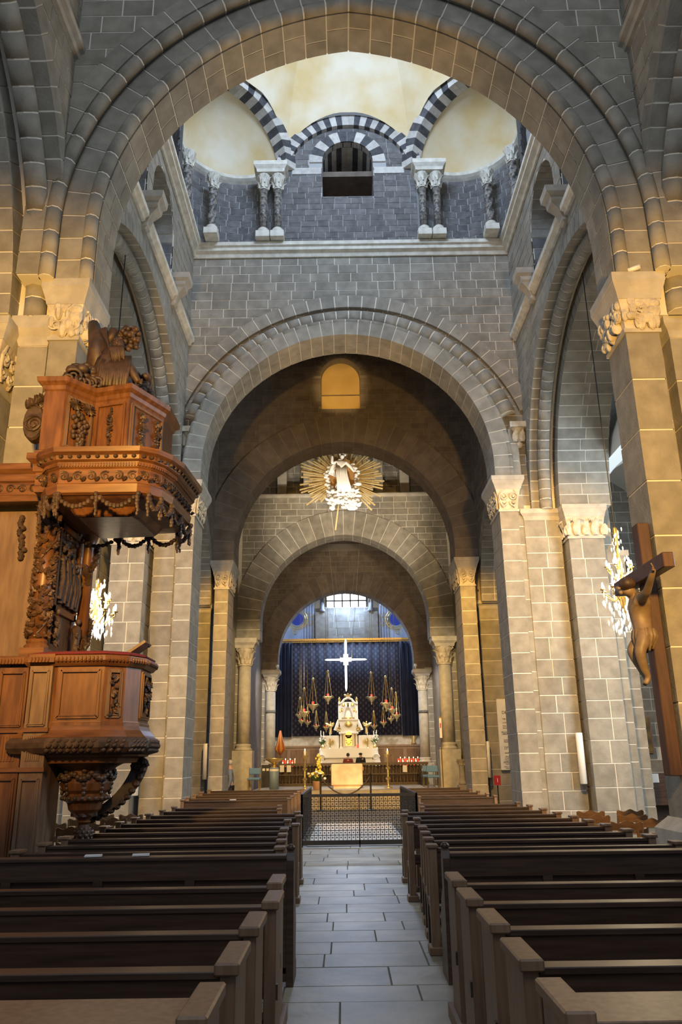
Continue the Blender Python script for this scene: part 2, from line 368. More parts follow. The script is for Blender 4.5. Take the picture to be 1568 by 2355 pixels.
# ---- piers carrying it
def pier(name, label, s, specs, group=None, y=0):
    p = thing('wall_pier_'+('right' if s > 0 else 'left'), label, 'pier', (specs[0]['x'][0], specs[0]['y'][0], 0), group); p['kind'] = 'structure'; del p['category']
    for i, q in enumerate(specs):
        x0, x1 = sorted(q['x']); y0, y1 = q['y']; zt = q['z']
        courses(p, (x0, y0, q.get('z0', 0)), (x1, y1, zt), q.get('ch', .42), split=q.get('split', .75), seed=hash((i, round(y0*10), s)) % 999)
        k = q.get('cap')
        if k == 'impost': impost(p, x0, x1, y0, y1, zt, zt+q.get('h', .28))
        elif k: pilaster_cap(p, x0, x1, y0, y1, zt+.03, zt+q['ch2'], zt+q['h'], k, -s, q.get('over', .14), seed=i)
        if q.get('plinth'):
            e = q['plinth']; f = lambda g, z: [(x0-g, y0-g, z), (x1+g, y0-g, z), (x1+g, y1+g, z), (x0-g, y1+g, z)]
            MB().loft([f(e, 0), f(e, q.get('pz', .75)), f(.02, q.get('pz', .75)+.14)]).build('plinth', 'trimstone', p)
    return p
pier('stone_pier', 'foreground stone pier on the right edge carrying the crucifix', 1, [
    dict(x=(4.03, 4.52), y=(10.1, 10.85), z=7.7, cap='figure', ch2=.52, h=.93, ch=.74, plinth=.16, pz=.85),
    dict(x=(4.50, 4.84), y=(10.72, 10.95), z=12, ch=.6),
    dict(x=(4.82, 5.75), y=(10.42, 10.95), z=7.78, cap='impost', h=.36, ch=.68, plinth=.14, pz=.85)])
pier('stone_pier', 'foreground stone pier on the left behind the carved wooden pulpit', -1, [
    dict(x=(-4.05, -4.46), y=(10.1, 10.85), z=7.7, cap='figure', ch2=.56, h=.95, ch=.74),
    dict(x=(-4.44, -4.60), y=(10.72, 10.95), z=12, ch=.6),
    dict(x=(-4.52, -4.96), y=(10.2, 10.95), z=7.66, cap='impost', h=.46, ch=.68),
    dict(x=(-5.12, -5.9), y=(9.95, 11.2), z=6.9, cap='scroll', ch2=.7, h=1.02, ch=.6, over=.16)])
# ---- nave side walls of the first bay
for s, x, xx in ((1, 4.6, 5.0), (-1, -4.45, -4.75)):
    fr = RF(x) if s > 0 else LF(x); A = Arch(5.8, 8.1, 4.55, 4.55); o = A.outline(.06, 12)
    wl = struct(slab('wall_nave_right' if s > 0 else 'wall_nave_left', fr, [(2.4, 8.1), (2.4, 15), (10.3, 15), (10.3, 8.1)]+[(o[0][0], 8.1)]+[q for q in o if q[0] > 2.6]+[(2.45, 12)], [], .7, 'mortar'))
    masonry(wl, fr, 2.5, 10.15, 8.2, 14.9, .38, .62, [A.poly(.42, 8)], seed=21+s)
    ring(wl, fr, A, .05, .42, -.02, .3, 22, seed=4, sides=(1,))
    roll(wl, fr, A, -.10, .34, .17, 20, sides=(1,))
    A2 = Arch(5.8, 8.1, 4.2, 4.2); ring(wl, fr, A2, 0, .5, .62, 1.5, 20, split=.5, seed=5, sides=(1,))
    b = MB(); moulding(b, fr, 2.5, 10.12, 12.72, [(.05, 0), (-.06, .02), (-.08, .10), (-.15, .13), (-.16, .22), (.05, .22)]); b.build('string_course', 'trimstone', wl)
# ---- crossing bay: side walls B
for s, x in ((1, 5.0), (-1, -4.6)):
    fr = RF(x) if s > 0 else LF(x); A = Arch(15.4, 8.1, 4.6, 4.6); o = A.outline(.06, 14)
    ops = [Arch(13.65, 15.0, 1.15, 1.15), Arch(16.45, 15.0, 1.15, 1.15), Arch(19.2, 15.25, .95, .95)]; sill = (14.0, 14.0, 15.25)
    hp = [a.poly(0, z) for a, z in zip(ops, sill)]
    wl = struct(slab('wall_crossing_right' if s > 0 else 'wall_crossing_left', fr, [(10.85, 8.0), (10.85, 16.9), (20.6, 16.9), (20.6, 8.0), (o[0][0], 8.0)]+o+[(o[-1][0], 8.0)], hp, .75, 'mortar'))
    n = masonry(wl, fr, 10.9, 20.3, 8.1, 16.7, .36, .66, [A.poly(.42, 7)]+hp, seed=31+s)
    ring(wl, fr, A, .05, .42, -.02, .3, 26, seed=6)
    roll(wl, fr, A, -.10, .34, .17, 26)
    A2 = Arch(15.4, 8.1, 4.18, 4.18); ring(wl, fr, A2, 0, .5, .62, 2.0, 22, split=.45, seed=7)
    for (a, z) in zip(ops, sill):                                       # far jambs and backs of the blind openings
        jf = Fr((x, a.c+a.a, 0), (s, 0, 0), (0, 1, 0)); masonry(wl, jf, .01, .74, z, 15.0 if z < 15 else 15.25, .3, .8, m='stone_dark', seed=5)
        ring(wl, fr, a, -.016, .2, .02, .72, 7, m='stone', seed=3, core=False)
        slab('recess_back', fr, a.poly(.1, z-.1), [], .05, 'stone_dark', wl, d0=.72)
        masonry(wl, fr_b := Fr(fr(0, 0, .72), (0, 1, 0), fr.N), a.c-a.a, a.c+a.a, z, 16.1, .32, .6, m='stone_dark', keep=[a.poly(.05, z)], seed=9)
    b = MB(); moulding(b, fr, 10.9, 20.15, 13.35, [(.05, 0), (-.07, .02), (-.09, .10), (-.16, .13), (-.17, .24), (.05, .24)]); b.build('string_course', 'paleblock', wl)
    for yc in (14.75, 17.85):
        b = MB(); b.loft([[fr(yc-w_, 13.2+z, .02), fr(yc+w_, 13.2+z, .02), fr(yc+w_, 13.2+z, -d), fr(yc-w_, 13.2+z, -d)] for w_, z, d in ((.10, 0, .08), (.12, .06, .14), (.11, .14, .12), (.14, .34, .2), (.17, .5, .36), (.2, .56, .36), (.2, .66, .38), (.25, .74, .46), (.25, .9, .48))])
        b.build('corbel', 'trimstone', wl)
    b = MB(); moulding(b, fr, 10.9, 20.3, 16.4, [(.1, 0), (-.06, .0), (-.10, .10), (-.2, .16), (-.2, .26), (-.26, .30), (-.26, .42), (.1, .46)]); b.build('cornice', 'paleblock', wl)
# ---- wall C and the second arch
C = XF(20.2); A2 = Arch(.0, 8.95, 4.0, 4.05, .45); o = A2.outline(.35, 14)
wC = struct(slab('wall_second_arch', C, [(-5.2, 8.0), (-5.2, 16.5), (5.6, 16.5), (5.6, 8.0), (o[0][0], 8.0)]+o+[(o[-1][0], 8.0)], [], .65, 'mortar'))
Aw = Arch(.1, 8.95, 4.0, 4.05, .45)
masonry(wC, C, -4.6, 5.0, 8.3, 16.4, .305, .60, [Aw.poly(1.5, 10.7), Arch(0, 8.95, 4, 4.05, .45).poly(.5, 7)], seed=41)
t0 = .27
ring(wC, C, Aw, 1.10, 1.5, -.12, .2, 16, seed=8, t0=t0)
ring(wC, C, Aw, .90, 1.12, .06, .3, 16, seed=19, t0=t0)
roll(wC, C, Aw, .70, -.06, .27, 16, t0=t0, ns=16)
ring(wC, C, A2, .0, .46, -.42, .7, 20, split=.55, seed=10)
roll(wC, C, A2, .45, -.33, .10, 20, ns=10)
for xx in (-4.45, 4.78):
    b = MB(); b.box((xx-.24, 19.86, 10.52), (xx+.24, 20.2, 10.68)); b.lathe([(.06, 9.95), (.11, 10.0), (.12, 10.08), (.07, 10.12), (.12, 10.3), (.2, 10.48), (.22, 10.53)], (xx, 20.08, 0), 10, 1, .8)
    for q in (-.1, .1): b.leaf((xx+q, 20.0, 10.12), (0, -1, 0), (0, 0, 1), .16, .36, .5)
    b.build('corbel_capital', 'carved', wC)
# ---- piers of the second arch
for s, a, bx, cx, l in ((1, (4.03, 4.52), (4.72, 5.68), (5.76, 6.68), 'right'), (-1, (-4.10, -4.54), (-4.64, -5.2), (-5.33, -6.22), 'left')):
    pier('stone_pier', 'stepped stone pier with vine-scroll capital at the far side of the crossing, on the '+l, s, [
        dict(x=a, y=(19.7, 20.9), z=8.0, cap='scroll', ch2=.6, h=.95, ch=.47, over=.18),
        dict(x=(a[1]-s*.02, bx[0]+s*.04), y=(20.0, 20.8), z=10.5, ch=.47),
        dict(x=bx, y=(19.98, 20.8), z=7.84, cap='impost', ch=.47),
        dict(x=cx, y=(19.6, 20.9), z=7.2, cap='palm', ch2=.58, h=.9, ch=.5, over=.12, m='carved')])
# ---- third bay, wall D
D = XF(26.9); AT = A2 = Arch(.0, 8.95, 4.0, 4.05, .45); A3 = Arch(-.1, 8.45, 3.95, 4.05, .57); o = A3.outline(.5, 14); An = Arch(-.15, 15.85, .74, .76)
nich = An.poly(0, 14.45)
wD = struct(slab('wall_third_arch', D, [(-5.3, 7.0), (-5.3, 20), (5.3, 20), (5.3, 7.0), (o[0][0], 7.0)]+o+[(o[-1][0], 7.0)], [nich], .9, 'shaded_brown_mortar'))
masonry(wD, D, -4.75, 4.65, 7.1, 18.4, .238, .59, [A3.poly(1.06, 7), nich, An.poly(.28, 15.8)], m='shaded_brown_stone', seed=51, gap=.016, margin=-150, thru=(A2, 20.2))
ring(wD, D, A3, 0, 1.06, -.08, .42, 17, seed=12, m='shaded_brown_stone', mm='shaded_brown_mortar')
ring(wD, D, A3, 0, .4, .44, 1.1, 17, seed=13, m='shaded_brown_stone', mm='shaded_brown_mortar')
ring(wD, D, An, .02, .28, -.01, .5, 7, m='shaded_brown_stone', mm='shaded_brown_mortar', seed=14)
struct(slab('window_1', D, An.poly(.05, 14.4), [], .06, mat('ochre_board', (.74, .50, .18), .7, c2=(.62, .40, .13), scale=1.2), d0=.42), 'arched window closed with an ochre board')
wd1 = bpy.data.objects['window_1']
MB().box((-.9, 27.28, 15.2), (.6, 27.33, 15.23)).build('board_joint', 'shaded_brown_stone', wd1)
for s in (1, -1):
    fr = RF(4.68) if s > 0 else LF(-4.8); A = Arch(23.95, 6.95, 2.72, 2.72); o = A.outline(.1, 12)
    wl = struct(slab('wall_choir_right' if s > 0 else 'wall_choir_left', fr, [(20.85, 6.9), (20.85, 20), (26.9, 20), (26.9, 6.9), (o[0][0], 6.9)]+o+[(o[-1][0], 6.9)], [], .8, 'shaded_brown_mortar'))
    masonry(wl, fr, 20.9, 26.9, 7, 17, .26, .55, [A.poly(.42, 6)], m='shaded_brown_stone', seed=61+s, margin=-250, thru=(AT, 20.2))
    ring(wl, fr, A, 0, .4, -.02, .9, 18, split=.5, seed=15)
for s, a, bx, l in ((1, (3.9, 4.42), (4.56, 5.3), 'right'), (-1, (-4.15, -4.62), (-4.8, -5.3), 'left')):
    pier('stone_pier', 'third stone pier back from the visitor, beside the choir steps on the '+l, s, [
        dict(x=a, y=(26.45, 27.8), z=7.45, cap='scroll', ch2=.62, h=.98, ch=.45, over=.16),
        dict(x=bx, y=(26.95, 27.8), z=6.75, cap='impost', h=.25, ch=.45)])
# roofs over the inner bays
struct(MB().box((-6, 20.7, 19.8), (6, 27.9, 20)).build('ceiling_choir', 'shaded_brown_stone'))
# ---- fourth arch, gallery
E_ = XF(34.0); A4 = Arch(-.1, 6.8, 3.72, 3.85, .85); o = A4.outline(.5, 14)
wE = struct(slab('wall_fourth_arch', E_, [(-6, 6.4), (-6, 13.4), (6, 13.4), (6, 6.4), (o[0][0], 6.4)]+o+[(o[-1][0], 6.4)], [], .9, 'mortar'))
masonry(wE, E_, -4.7, 4.6, 7, 13.35, .30, .62, [A4.poly(1.15, 6)], seed=71, margin=-250)
ring(wE, E_, A4, 0, 1.15, -.06, .4, 16, seed=16); ring(wE, E_, A4, 0, .4, .42, 1.0, 16, seed=17)
b = MB(); moulding(b, E_, -5.5, 5.5, 13.3, [(.2, 0), (-.1, 0), (-.14, .08), (-.14, .16), (.6, .16)]); b.build('ledge', 'trimstone', wE)
wg = struct(slab('wall_gallery', XF(35.6), [(-6, 13.3), (-6, 20), (6, 20), (6, 13.3)], [], .3, 'mortar'))
masonry(wg, XF(35.6), -4.5, 4.5, 13.4, 16.5, .34, .62, seed=72, margin=-300)
for x in (-3.0, -1.75, 1.6, 2.85):
    p = thing('gallery_pier', 'pale stone pier on the gallery ledge %s of the hanging statue' % {-3.0: 'at the far left', -1.75: 'just left', 1.6: 'just right', 2.85: 'at the far right'}[x], 'pier', (x, 35, 13.46))
    MB().box((x-.3, 34.8, 13.46), (x+.3, 35.4, 13.62), .04).build('base', 'trimstone', p); MB().box((x-.22, 34.88, 13.62), (x+.22, 35.32, 17.5)).build('shaft', 'trimstone', p)
for x in (-1.45, 1.3):
    b = MB().lathe([(.09, 13.46), (.12, 13.55), (.05, 13.7), (.1, 14.0), (.12, 14.15), (.05, 14.5), (.09, 14.8), (.05, 15.1), (.06, 15.8), (.1, 15.85), (.1, 16)], (x, 34.4, 0), 10)
    tag(b.build('gallery_baluster', M['marble_col'], None, True), 'dark turned baluster behind the golden rays, %s one' % ('left' if x < 0 else 'right'), 'baluster')
for s in (1, -1):
    x = 4.7 if s > 0 else -4.85
    struct(MB().box((x if s > 0 else x-.5, 27.8, 0), (x+.5 if s > 0 else x, 34, 20)).build('wall_choir_inner_'+('right' if s > 0 else 'left'), 'stone'))
    struct(MB().box((4.4 if s > 0 else -4.9, 34.9, 0), (4.9 if s > 0 else -4.4, 41, 14)).build('wall_sanctuary_'+('right' if s > 0 else 'left'), 'shaded_brown_stone'))
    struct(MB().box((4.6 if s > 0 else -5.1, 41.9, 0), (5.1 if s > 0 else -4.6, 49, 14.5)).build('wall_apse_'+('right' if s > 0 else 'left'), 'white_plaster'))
struct(MB().box((-6, 27.9, 19.9), (6, 36, 20.1)).build('ceiling_gallery', 'shaded_brown_stone'))
struct(MB().box((-6, 34.9, 13.0), (6, 41.2, 13.2)).build('ceiling_sanctuary', 'shaded_brown_stone'))
struct(MB().box((-6, 41.2, 14.3), (6, 49, 14.5)).build('ceiling_apse', 'white_plaster'))
# ---- columns
def column(label, x, y, r, zp, zb, zc, za, zt, s, band=None):
    p = thing('column', label, 'column', (x, y, 0)); e = r*1.35
    MB().box((x-e-.06, y-e-.06, 0), (x+e+.06, y+e+.06, zp)).build('plinth', 'trimstone', p)
    MB().lathe([(r*1.38, zp), (r*1.4, zp+.06), (r*1.2, zp+.1), (r*1.15, zp+.16), (r*1.28, zp+.2), (r*1.05, zb)], (x, y, 0), 20).build('base', 'trimstone', p, True)
    MB().lathe([(r, zb-.01), (r*.99, (zb+zc)/2), (r*.95, zc)], (x, y, 0), 24).build('shaft', 'trimstone', p, True)
    b = MB().lathe([(r*1.1, zc), (r*1.1, zc+.06), (r*.95, zc+.08), (r*1.0, zc+(za-zc)*.5), (r*1.5, za)], (x, y, 0), 16)
    for row, (n, z, h) in enumerate(((10, zc+.07, (za-zc)*.5), (10, zc+(za-zc)*.38, (za-zc)*.6))):
        for i in range(n):
            q = 2*PI*(i+.5*row)/n; d = Vector((math.cos(q), math.sin(q), 0)); b.leaf(Vector((x, y, z))+d*r*1.0, d, (0, 0, 1), r*.62, h, .55)
    for i in range(4):
        q = PI/4+PI/2*i; d = Vector((math.cos(q), math.sin(q), 0)); b.spiral(Vector((x, y, za-.09))+d*r*1.5, d, (0, 0, 1), .1, 1.3, .025)
    b.build('capital', 'carved', p)
    f = lambda e, z: [(x-e, y-e, z), (x+e, y-e, z), (x+e, y+e, z), (x-e, y+e, z)]; h = zt-za
    MB().loft([f(r*1.45, za), f(r*1.6, za+h*.3), f(r*1.95, za+h*.55), f(r*1.95, zt)]).build('abacus', 'trimstone', p)
    if band: MB().lathe([(r*.99, band), (r*1.05, band), (r*1.05, band+.14), (r*.99, band+.14)], (x, y, 0), 20).build('iron_band', 'stone_dark', p, True)
    return p
column('tall round column with leafy capital left of the choir, on a high block plinth', -4.44, 34, .27, 2.15, 2.42, 5.65, 6.38, 6.8, -1)
column('tall round column with leafy capital right of the choir, on a high block plinth', 4.18, 34, .28, 2.1, 2.38, 5.6, 6.34, 6.76, 1)
column('shorter white column with dark band left of the high altar', -3.95, 41, .25, 1.6, 1.85, 5.15, 5.85, 6.2, -1, 4.05)
column('shorter white column with dark band right of the high altar', 3.88, 41, .25, 1.55, 1.8, 5.1, 5.8, 6.15, 1, 3.95)
for s, l in ((1, 'right'), (-1, 'left')):
    x0, x1 = (4.5, 5.1) if s > 0 else (-4.75, -5.3)
    pier('stone_pier', 'flat grey pier just outside the tall choir column on the '+l, s, [dict(x=(x0, x1), y=(34.1, 34.9), z=6.55, cap='impost', h=.25, ch=.4)])
    x0, x1 = (4.12, 4.7) if s > 0 else (-4.25, -4.8)
    pier('stone_pier', 'flat warm-lit pier just outside the high altar column on the '+l, s, [dict(x=(x0, x1), y=(40.9, 41.8), z=5.95, cap='impost', h=.3, ch=.4)])
# ---- fifth arch
F_ = XF(41.0); A5 = Arch(-.05, 6.2, 3.55, 3.6, .6); o = A5.outline(.5, 14)
wF = struct(slab('wall_fifth_arch', F_, [(-6, 6.1), (-6, 13.2), (6, 13.2), (6, 6.1), (o[0][0], 6.1)]+o+[(o[-1][0], 6.1)], [], .9, 'shaded_brown_mortar'))
masonry(wF, F_, -4.6, 4.6, 6.4, 12.6, .3, .62, [A5.poly(1.0, 6)], m='shaded_brown_stone', seed=81, margin=-300)
ring(wF, F_, A5, 0, 1.0, -.05, .9, 15, m='shaded_brown_stone', mm='shaded_brown_mortar', seed=18)
# ---- dome over the crossing
DC = Vector((.2, 15.4, 0)); AP = 4.8; HS = AP*math.tan(PI/8)
drum = struct(slab('wall_drum', XF(20.2), [(-2.0, 16.4), (-2.0, 21.6), (2.4, 21.6), (2.4, 16.4)], [Arch(.16, 19.9, .81, .81).poly(0, 18.6)], .2, 'grey_mortar'))
b = MB(); moulding(b, XF(20.2), -4.6, 5.0, 16.36, [(.1, 0), (-.06, .0), (-.10, .10), (-.2, .16), (-.2, .26), (-.26, .30), (-.26, .42), (.1, .46)]); b.build('cornice', 'paleblock', drum)
Ao = Arch(.2, 19.42, 2.0, 1.5); Ao.h = 1.5; Ao.R = 2.0; Ao.e = 0
Ao = Arch(.2, 19.4, 1.55, 1.55); Aw2 = Arch(.16, 19.9, .81, .81)
Ab = Arch(.2, 19.3, 1.96, 1.96)
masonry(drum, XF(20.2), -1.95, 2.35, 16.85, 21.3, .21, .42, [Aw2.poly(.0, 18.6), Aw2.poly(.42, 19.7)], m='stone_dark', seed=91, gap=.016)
ring(drum, XF(20.2), Ab, 0, .4, -.16, .25, 15, m='voussoir_dark', alt='voussoir_pale', gap=.006, seed=1, t0=.14)
ring(drum, XF(20.2), Aw2, 0, .4, -.05, .2, 6, m='voussoir_dark', alt='voussoir_pale', gap=.006, seed=2)
for x0, x1 in ((-1.6, -.68), (1.0, 1.95)): MB().box((x0, 20.17, 19.46), (x1, 20.22, 19.7)).build('pale_band', 'voussoir_pale', drum)
# deep striped tunnel of the window
ring(drum, XF(20.42), Aw2, .0, .2, 0, 1.5, 7, m='voussoir_dark', alt='voussoir_pale', gap=.004, seed=3, split=.5)
for sx, u in ((-1, .16-.81), (1, .16+.81)):
    for k in range(5):
        z0 = 18.6+k*.27; MB().box((u-(.2 if sx < 0 else 0), 20.42, z0), (u+(.2 if sx > 0 else 0), 21.92, z0+.265)).build('jamb_stone', 'voussoir_dark' if k % 2 else 'voussoir_pale', drum)
slab('closing_board', XF(21.9), Aw2.poly(.1, 18.4), [], .05, mat('brown_board', (.20, .09, .04), .8), drum)
MB().box((-.7, 20.3, 18.5), (1.0, 21.9, 18.6)).build('sill', 'stone_dark', drum)
# corner niches on the diagonals
for sx in (-1, 1):
    dg = Vector((sx, 1, 0)).normalized(); tg = Vector((sx, -1, 0)).normalized()          # outward normal; along the chord towards the visitor
    cc = DC+dg*(AP*1.0)                                                                 # centre of the chord
    R_ = HS*.92
    nw = struct(MB().loft([[cc+tg*(R_*math.cos(q))+dg*(R_*math.sin(q))+Vector((0, 0, z)) for q in [PI*i/16 for i in range(17)]] for z in (16.5, 19.6)], cap=False, closed=False).build('wall_niche_'+('left' if sx < 0 else 'right'), 'grey_mortar', None))
    rgn = random.Random(5+sx)
    for k in range(11):                                                                # curved courses
        z0 = 16.85+k*.24; q = .04+rgn.random()*.1
        while q < PI-.06:
            dq = rgn.uniform(.16, .3); q1 = min(q+dq, PI-.04)
            qs = [q+.006, (q+q1)/2, q1-.006]; lo = [[cc+tg*(r*math.cos(t))+dg*(r*math.sin(t))+Vector((0, 0, z)) for r, z in ((R_-.012, z0+.008), (R_-.012, z0+.232), (R_+.02, z0+.232), (R_+.02, z0+.008))] for t in qs]
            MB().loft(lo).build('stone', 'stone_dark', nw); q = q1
    pr = [(-.18, .18), (-.18, .06), (-.1, .0), (0, -.06), (.05, -.06), (.05, .18)]
    MB().loft([[cc+tg*((R_+e)*math.cos(q))+dg*((R_+e)*math.sin(q))+Vector((0, 0, 19.5+z)) for e, z in pr] for q in [PI*i/20 for i in range(21)]]).build('impost_moulding', 'paleblock', nw, False)
    lo = []
    for j in range(9):
        ph = PI/2*j/8*.99; lo.append([cc+tg*(R_*math.cos(q))*math.cos(0)+dg*(R_*math.sin(q)*math.cos(ph))+Vector((0, 0, 19.45)) if False else cc+tg*(R_*math.cos(q))+dg*(R_*math.sin(q)*math.cos(ph))+Vector((0, 0, 19.68+R_*math.sin(q)*math.sin(ph))) for q in [PI*i/20 for i in range(21)]])
    MB().loft(lo, cap=False, closed=False).build('conch', 'plaster', nw, True)
    fr = Fr(cc, tg, dg); An2 = Arch(0, 19.62, R_*.98, R_*.98)
    ring(nw, fr, An2, 0, .42, -.22, .22, 13, m='voussoir_dark', alt='voussoir_pale', gap=.006, seed=4)
# octagonal plaster dome
dome = MB(); Zb, Hd = 19.35, 6.2
V8 = [DC+Vector((math.sin(PI/8+PI/4*i), math.cos(PI/8+PI/4*i), 0))*(AP/math.cos(PI/8)) for i in range(8)]
for i in range(8):
    a, c = V8[i-1], V8[i]; hole = i in (0, 1, 7, 2, 6, 3, 5, 4); lo = []
    rad = 1.96+.36 if i % 2 == 0 else R_*.98+.36
    for j in range(15):
        row = []
        for k in range(17):
            t = k/16; u = (t-.5)*2*HS; zst = 19.6+max(0, math.sqrt(max(0, rad*rad-u*u))-(.3 if i % 2 == 0 else 0.0)); zst = min(max(19.38, zst), 21.6)
            z = zst+(Zb+Hd-.02-zst)*(j/14); sc_ = math.sqrt(max(0, 1-((z-Zb)/Hd)**2)); p = a.lerp(c, t); row.append(DC+(p-DC)*sc_+Vector((0, 0, z)))
        lo.append(row)
    n = 17; dome.add([p for l in lo for p in l], [(r*n+k, r*n+k+1, (r+1)*n+k+1, (r+1)*n+k) for r in range(14) for k in range(16)])
dm = struct(dome.build('ceiling_dome', 'plaster', None, True)); dm.data.materials[0] = M['plaster']
# colonnettes
def colonnette(label, x, y, z0, z1, r=.12, twist=False, base=True):
    p = thing('colonnette', label, 'column', (x, y, z0)); h = z1-z0; zs0, zs1 = z0+h*.17, z0+h*.78
    MB().box((x-.205, y-.22, z0), (x+.205, y+.22, z0+h*.09)).build('plinth', 'paleblock', p)
    MB().lathe([(r*1.75, z0+h*.09), (r*1.8, z0+h*.11), (r*1.3, z0+h*.13), (r*1.45, z0+h*.15), (r*1.1, zs0)], (x, y, 0), 14).build('base', 'paleblock', p, True)
    if twist:
        lo = []
        for i in range(33):
            t = i/32; z = zs0+(zs1-zs0)*t; lo.append([(x+(r*(1+.22*math.cos(3*(q-t*7)))*math.cos(q)), y+(r*(1+.22*math.cos(3*(q-t*7))))*math.sin(q), z) for q in [2*PI*j/18 for j in range(18)]])
        MB().loft(lo).build('twisted_shaft', 'marble_col', p, True)
    else: MB().lathe([(r, zs0), (r*.95, zs1)], (x, y, 0), 16).build('shaft', 'marble_col', p, True)
    b = MB().lathe([(r*1.15, zs1), (r*1.15, zs1+.03), (r, zs1+.05), (r*1.15, zs1+h*.1), (r*1.9, z1)], (x, y, 0), 12)
    for row in (0, 1):
        for i in range(7):
            q = 2*PI*(i+.5*row)/7; d = Vector((math.cos(q), math.sin(q), 0)); b.leaf(Vector((x, y, zs1+.04+row*h*.07))+d*r, d, (0, 0, 1), r*.9, h*.12, .55)
    b.build('capital', 'paleblock', p)
for sx, X_ in ((-1, -2.24), (1, 2.68)):
    l = 'left' if sx < 0 else 'right'
    for k, e in enumerate((-.22, .22)):
        colonnette('slim mottled colonnette of the pair %s of the dome window, %s one' % (l, ('outer', 'inner')[k if sx < 0 else 1-k]), X_+e, 19.95, 16.82, 19.16)
    b = MB(); f = lambda e, z: [(X_-.42-e, 19.7-e, z), (X_+.42+e, 19.7-e, z), (X_+.42+e, 20.25, z), (X_-.42-e, 20.25, z)]
    b.loft([f(0, 19.16), f(.02, 19.26), f(.1, 19.36), f(.1, 19.50)]); tag(b.build('impost_slab', 'paleblock'), 'pale stone slab resting on the paired colonnettes %s of the dome window' % l, 'slab')
    colonnette('dark twisted colonnette in the corner niche of the dome, %s side' % l, -4.0 if sx < 0 else 4.46, 19.75, 16.82, 19.05, twist=True)
    colonnette('dark twisted colonnette at the near end of the dome corner niche, %s side' % l, -4.62 if sx < 0 else 5.05, 18.9, 16.86, 19.15, twist=True)
# ---- side aisles
for s, l in ((1, 'right'), (-1, 'left')):
    xo = 11.0*s; fb = XF(27.6)
    wb = struct(slab('wall_aisle_end_'+l, fb, [(5.2*s, 0), (5.2*s, 13), (xo, 13), (xo, 0)], [], .3, 'mortar'))
    masonry(wb, fb, min(5.3*s, xo), max(5.3*s, xo), 0, 12, .4, .8, seed=101+s, margin=-60)
    A = Arch(8.8*s, 8.0, 1.95, 1.95); fa = XF(20.1); o = A.outline(0, 10)
    wt = struct(slab('wall_aisle_arch_'+l, fa, [(6.4*s, 7.6), (6.4*s, 13), (11.2*s, 13), (11.2*s, 7.6)]+([(o[0][0], 7.6)]+o+[(o[-1][0], 7.6)] if s > 0 else [(o[-1][0], 7.6)]+o[::-1]+[(o[0][0], 7.6)]), [], .6, 'white_plaster'))
    # outer aisle wall with tall window openings, and the vault
    hs = [Arch(yc, 8.5, 1.3, 1.3).poly(0, 3.2) for yc in (7, 13, 18)]
    wo = struct(slab('wall_aisle_outer_'+l, RF(xo) if s > 0 else LF(xo), [(-3, 0), (-3, 13), (28, 13), (28, 0)], hs, .5, 'stone'))
    lo = [[Vector((s*(9.15+2.1*math.cos(q)), yy, 9.4+2.4*math.sin(q))) for q in [PI*i/14 for i in range(15)]] for yy in (2, 28)]
    struct(MB().loft(lo, cap=False, closed=False).build('ceiling_aisle_'+l, 'white_plaster', None, True))
    pier('stone_pier', 'plain pale pier in the side aisle beyond the crossing, on the '+l, s, [dict(x=(7.05*s, 7.75*s), y=(21.2, 22.0), z=6.9, cap='impost', h=.35, ch=.5), dict(x=(6.75*s, 7.1*s), y=(20.2, 21.6), z=8.2, cap='impost', h=.4, ch=.5)])
struct(MB().box((5.0, 9.6, 16.9), (12, 28.5, 17.1)).build('ceiling_roof_right', 'shaded_brown_stone')); struct(MB().box((-12, 9.6, 16.9), (-4.6, 28.5, 17.1)).build('ceiling_roof_left', 'shaded_brown_stone'))
# ---- choir platform and steps
plat = struct(MB().box((-3.9, 31.6, 0), (3.8, 50, .62)).build('floor_choir', 'trimstone'))
for k in range(4): MB().box((-3.9, 31.6-.32*(4-k), 0), (3.8, 31.6-.32*(3-k), .155*(k+1)-.155*.0 if k < 3 else .47)).build('step', 'trimstone', plat)
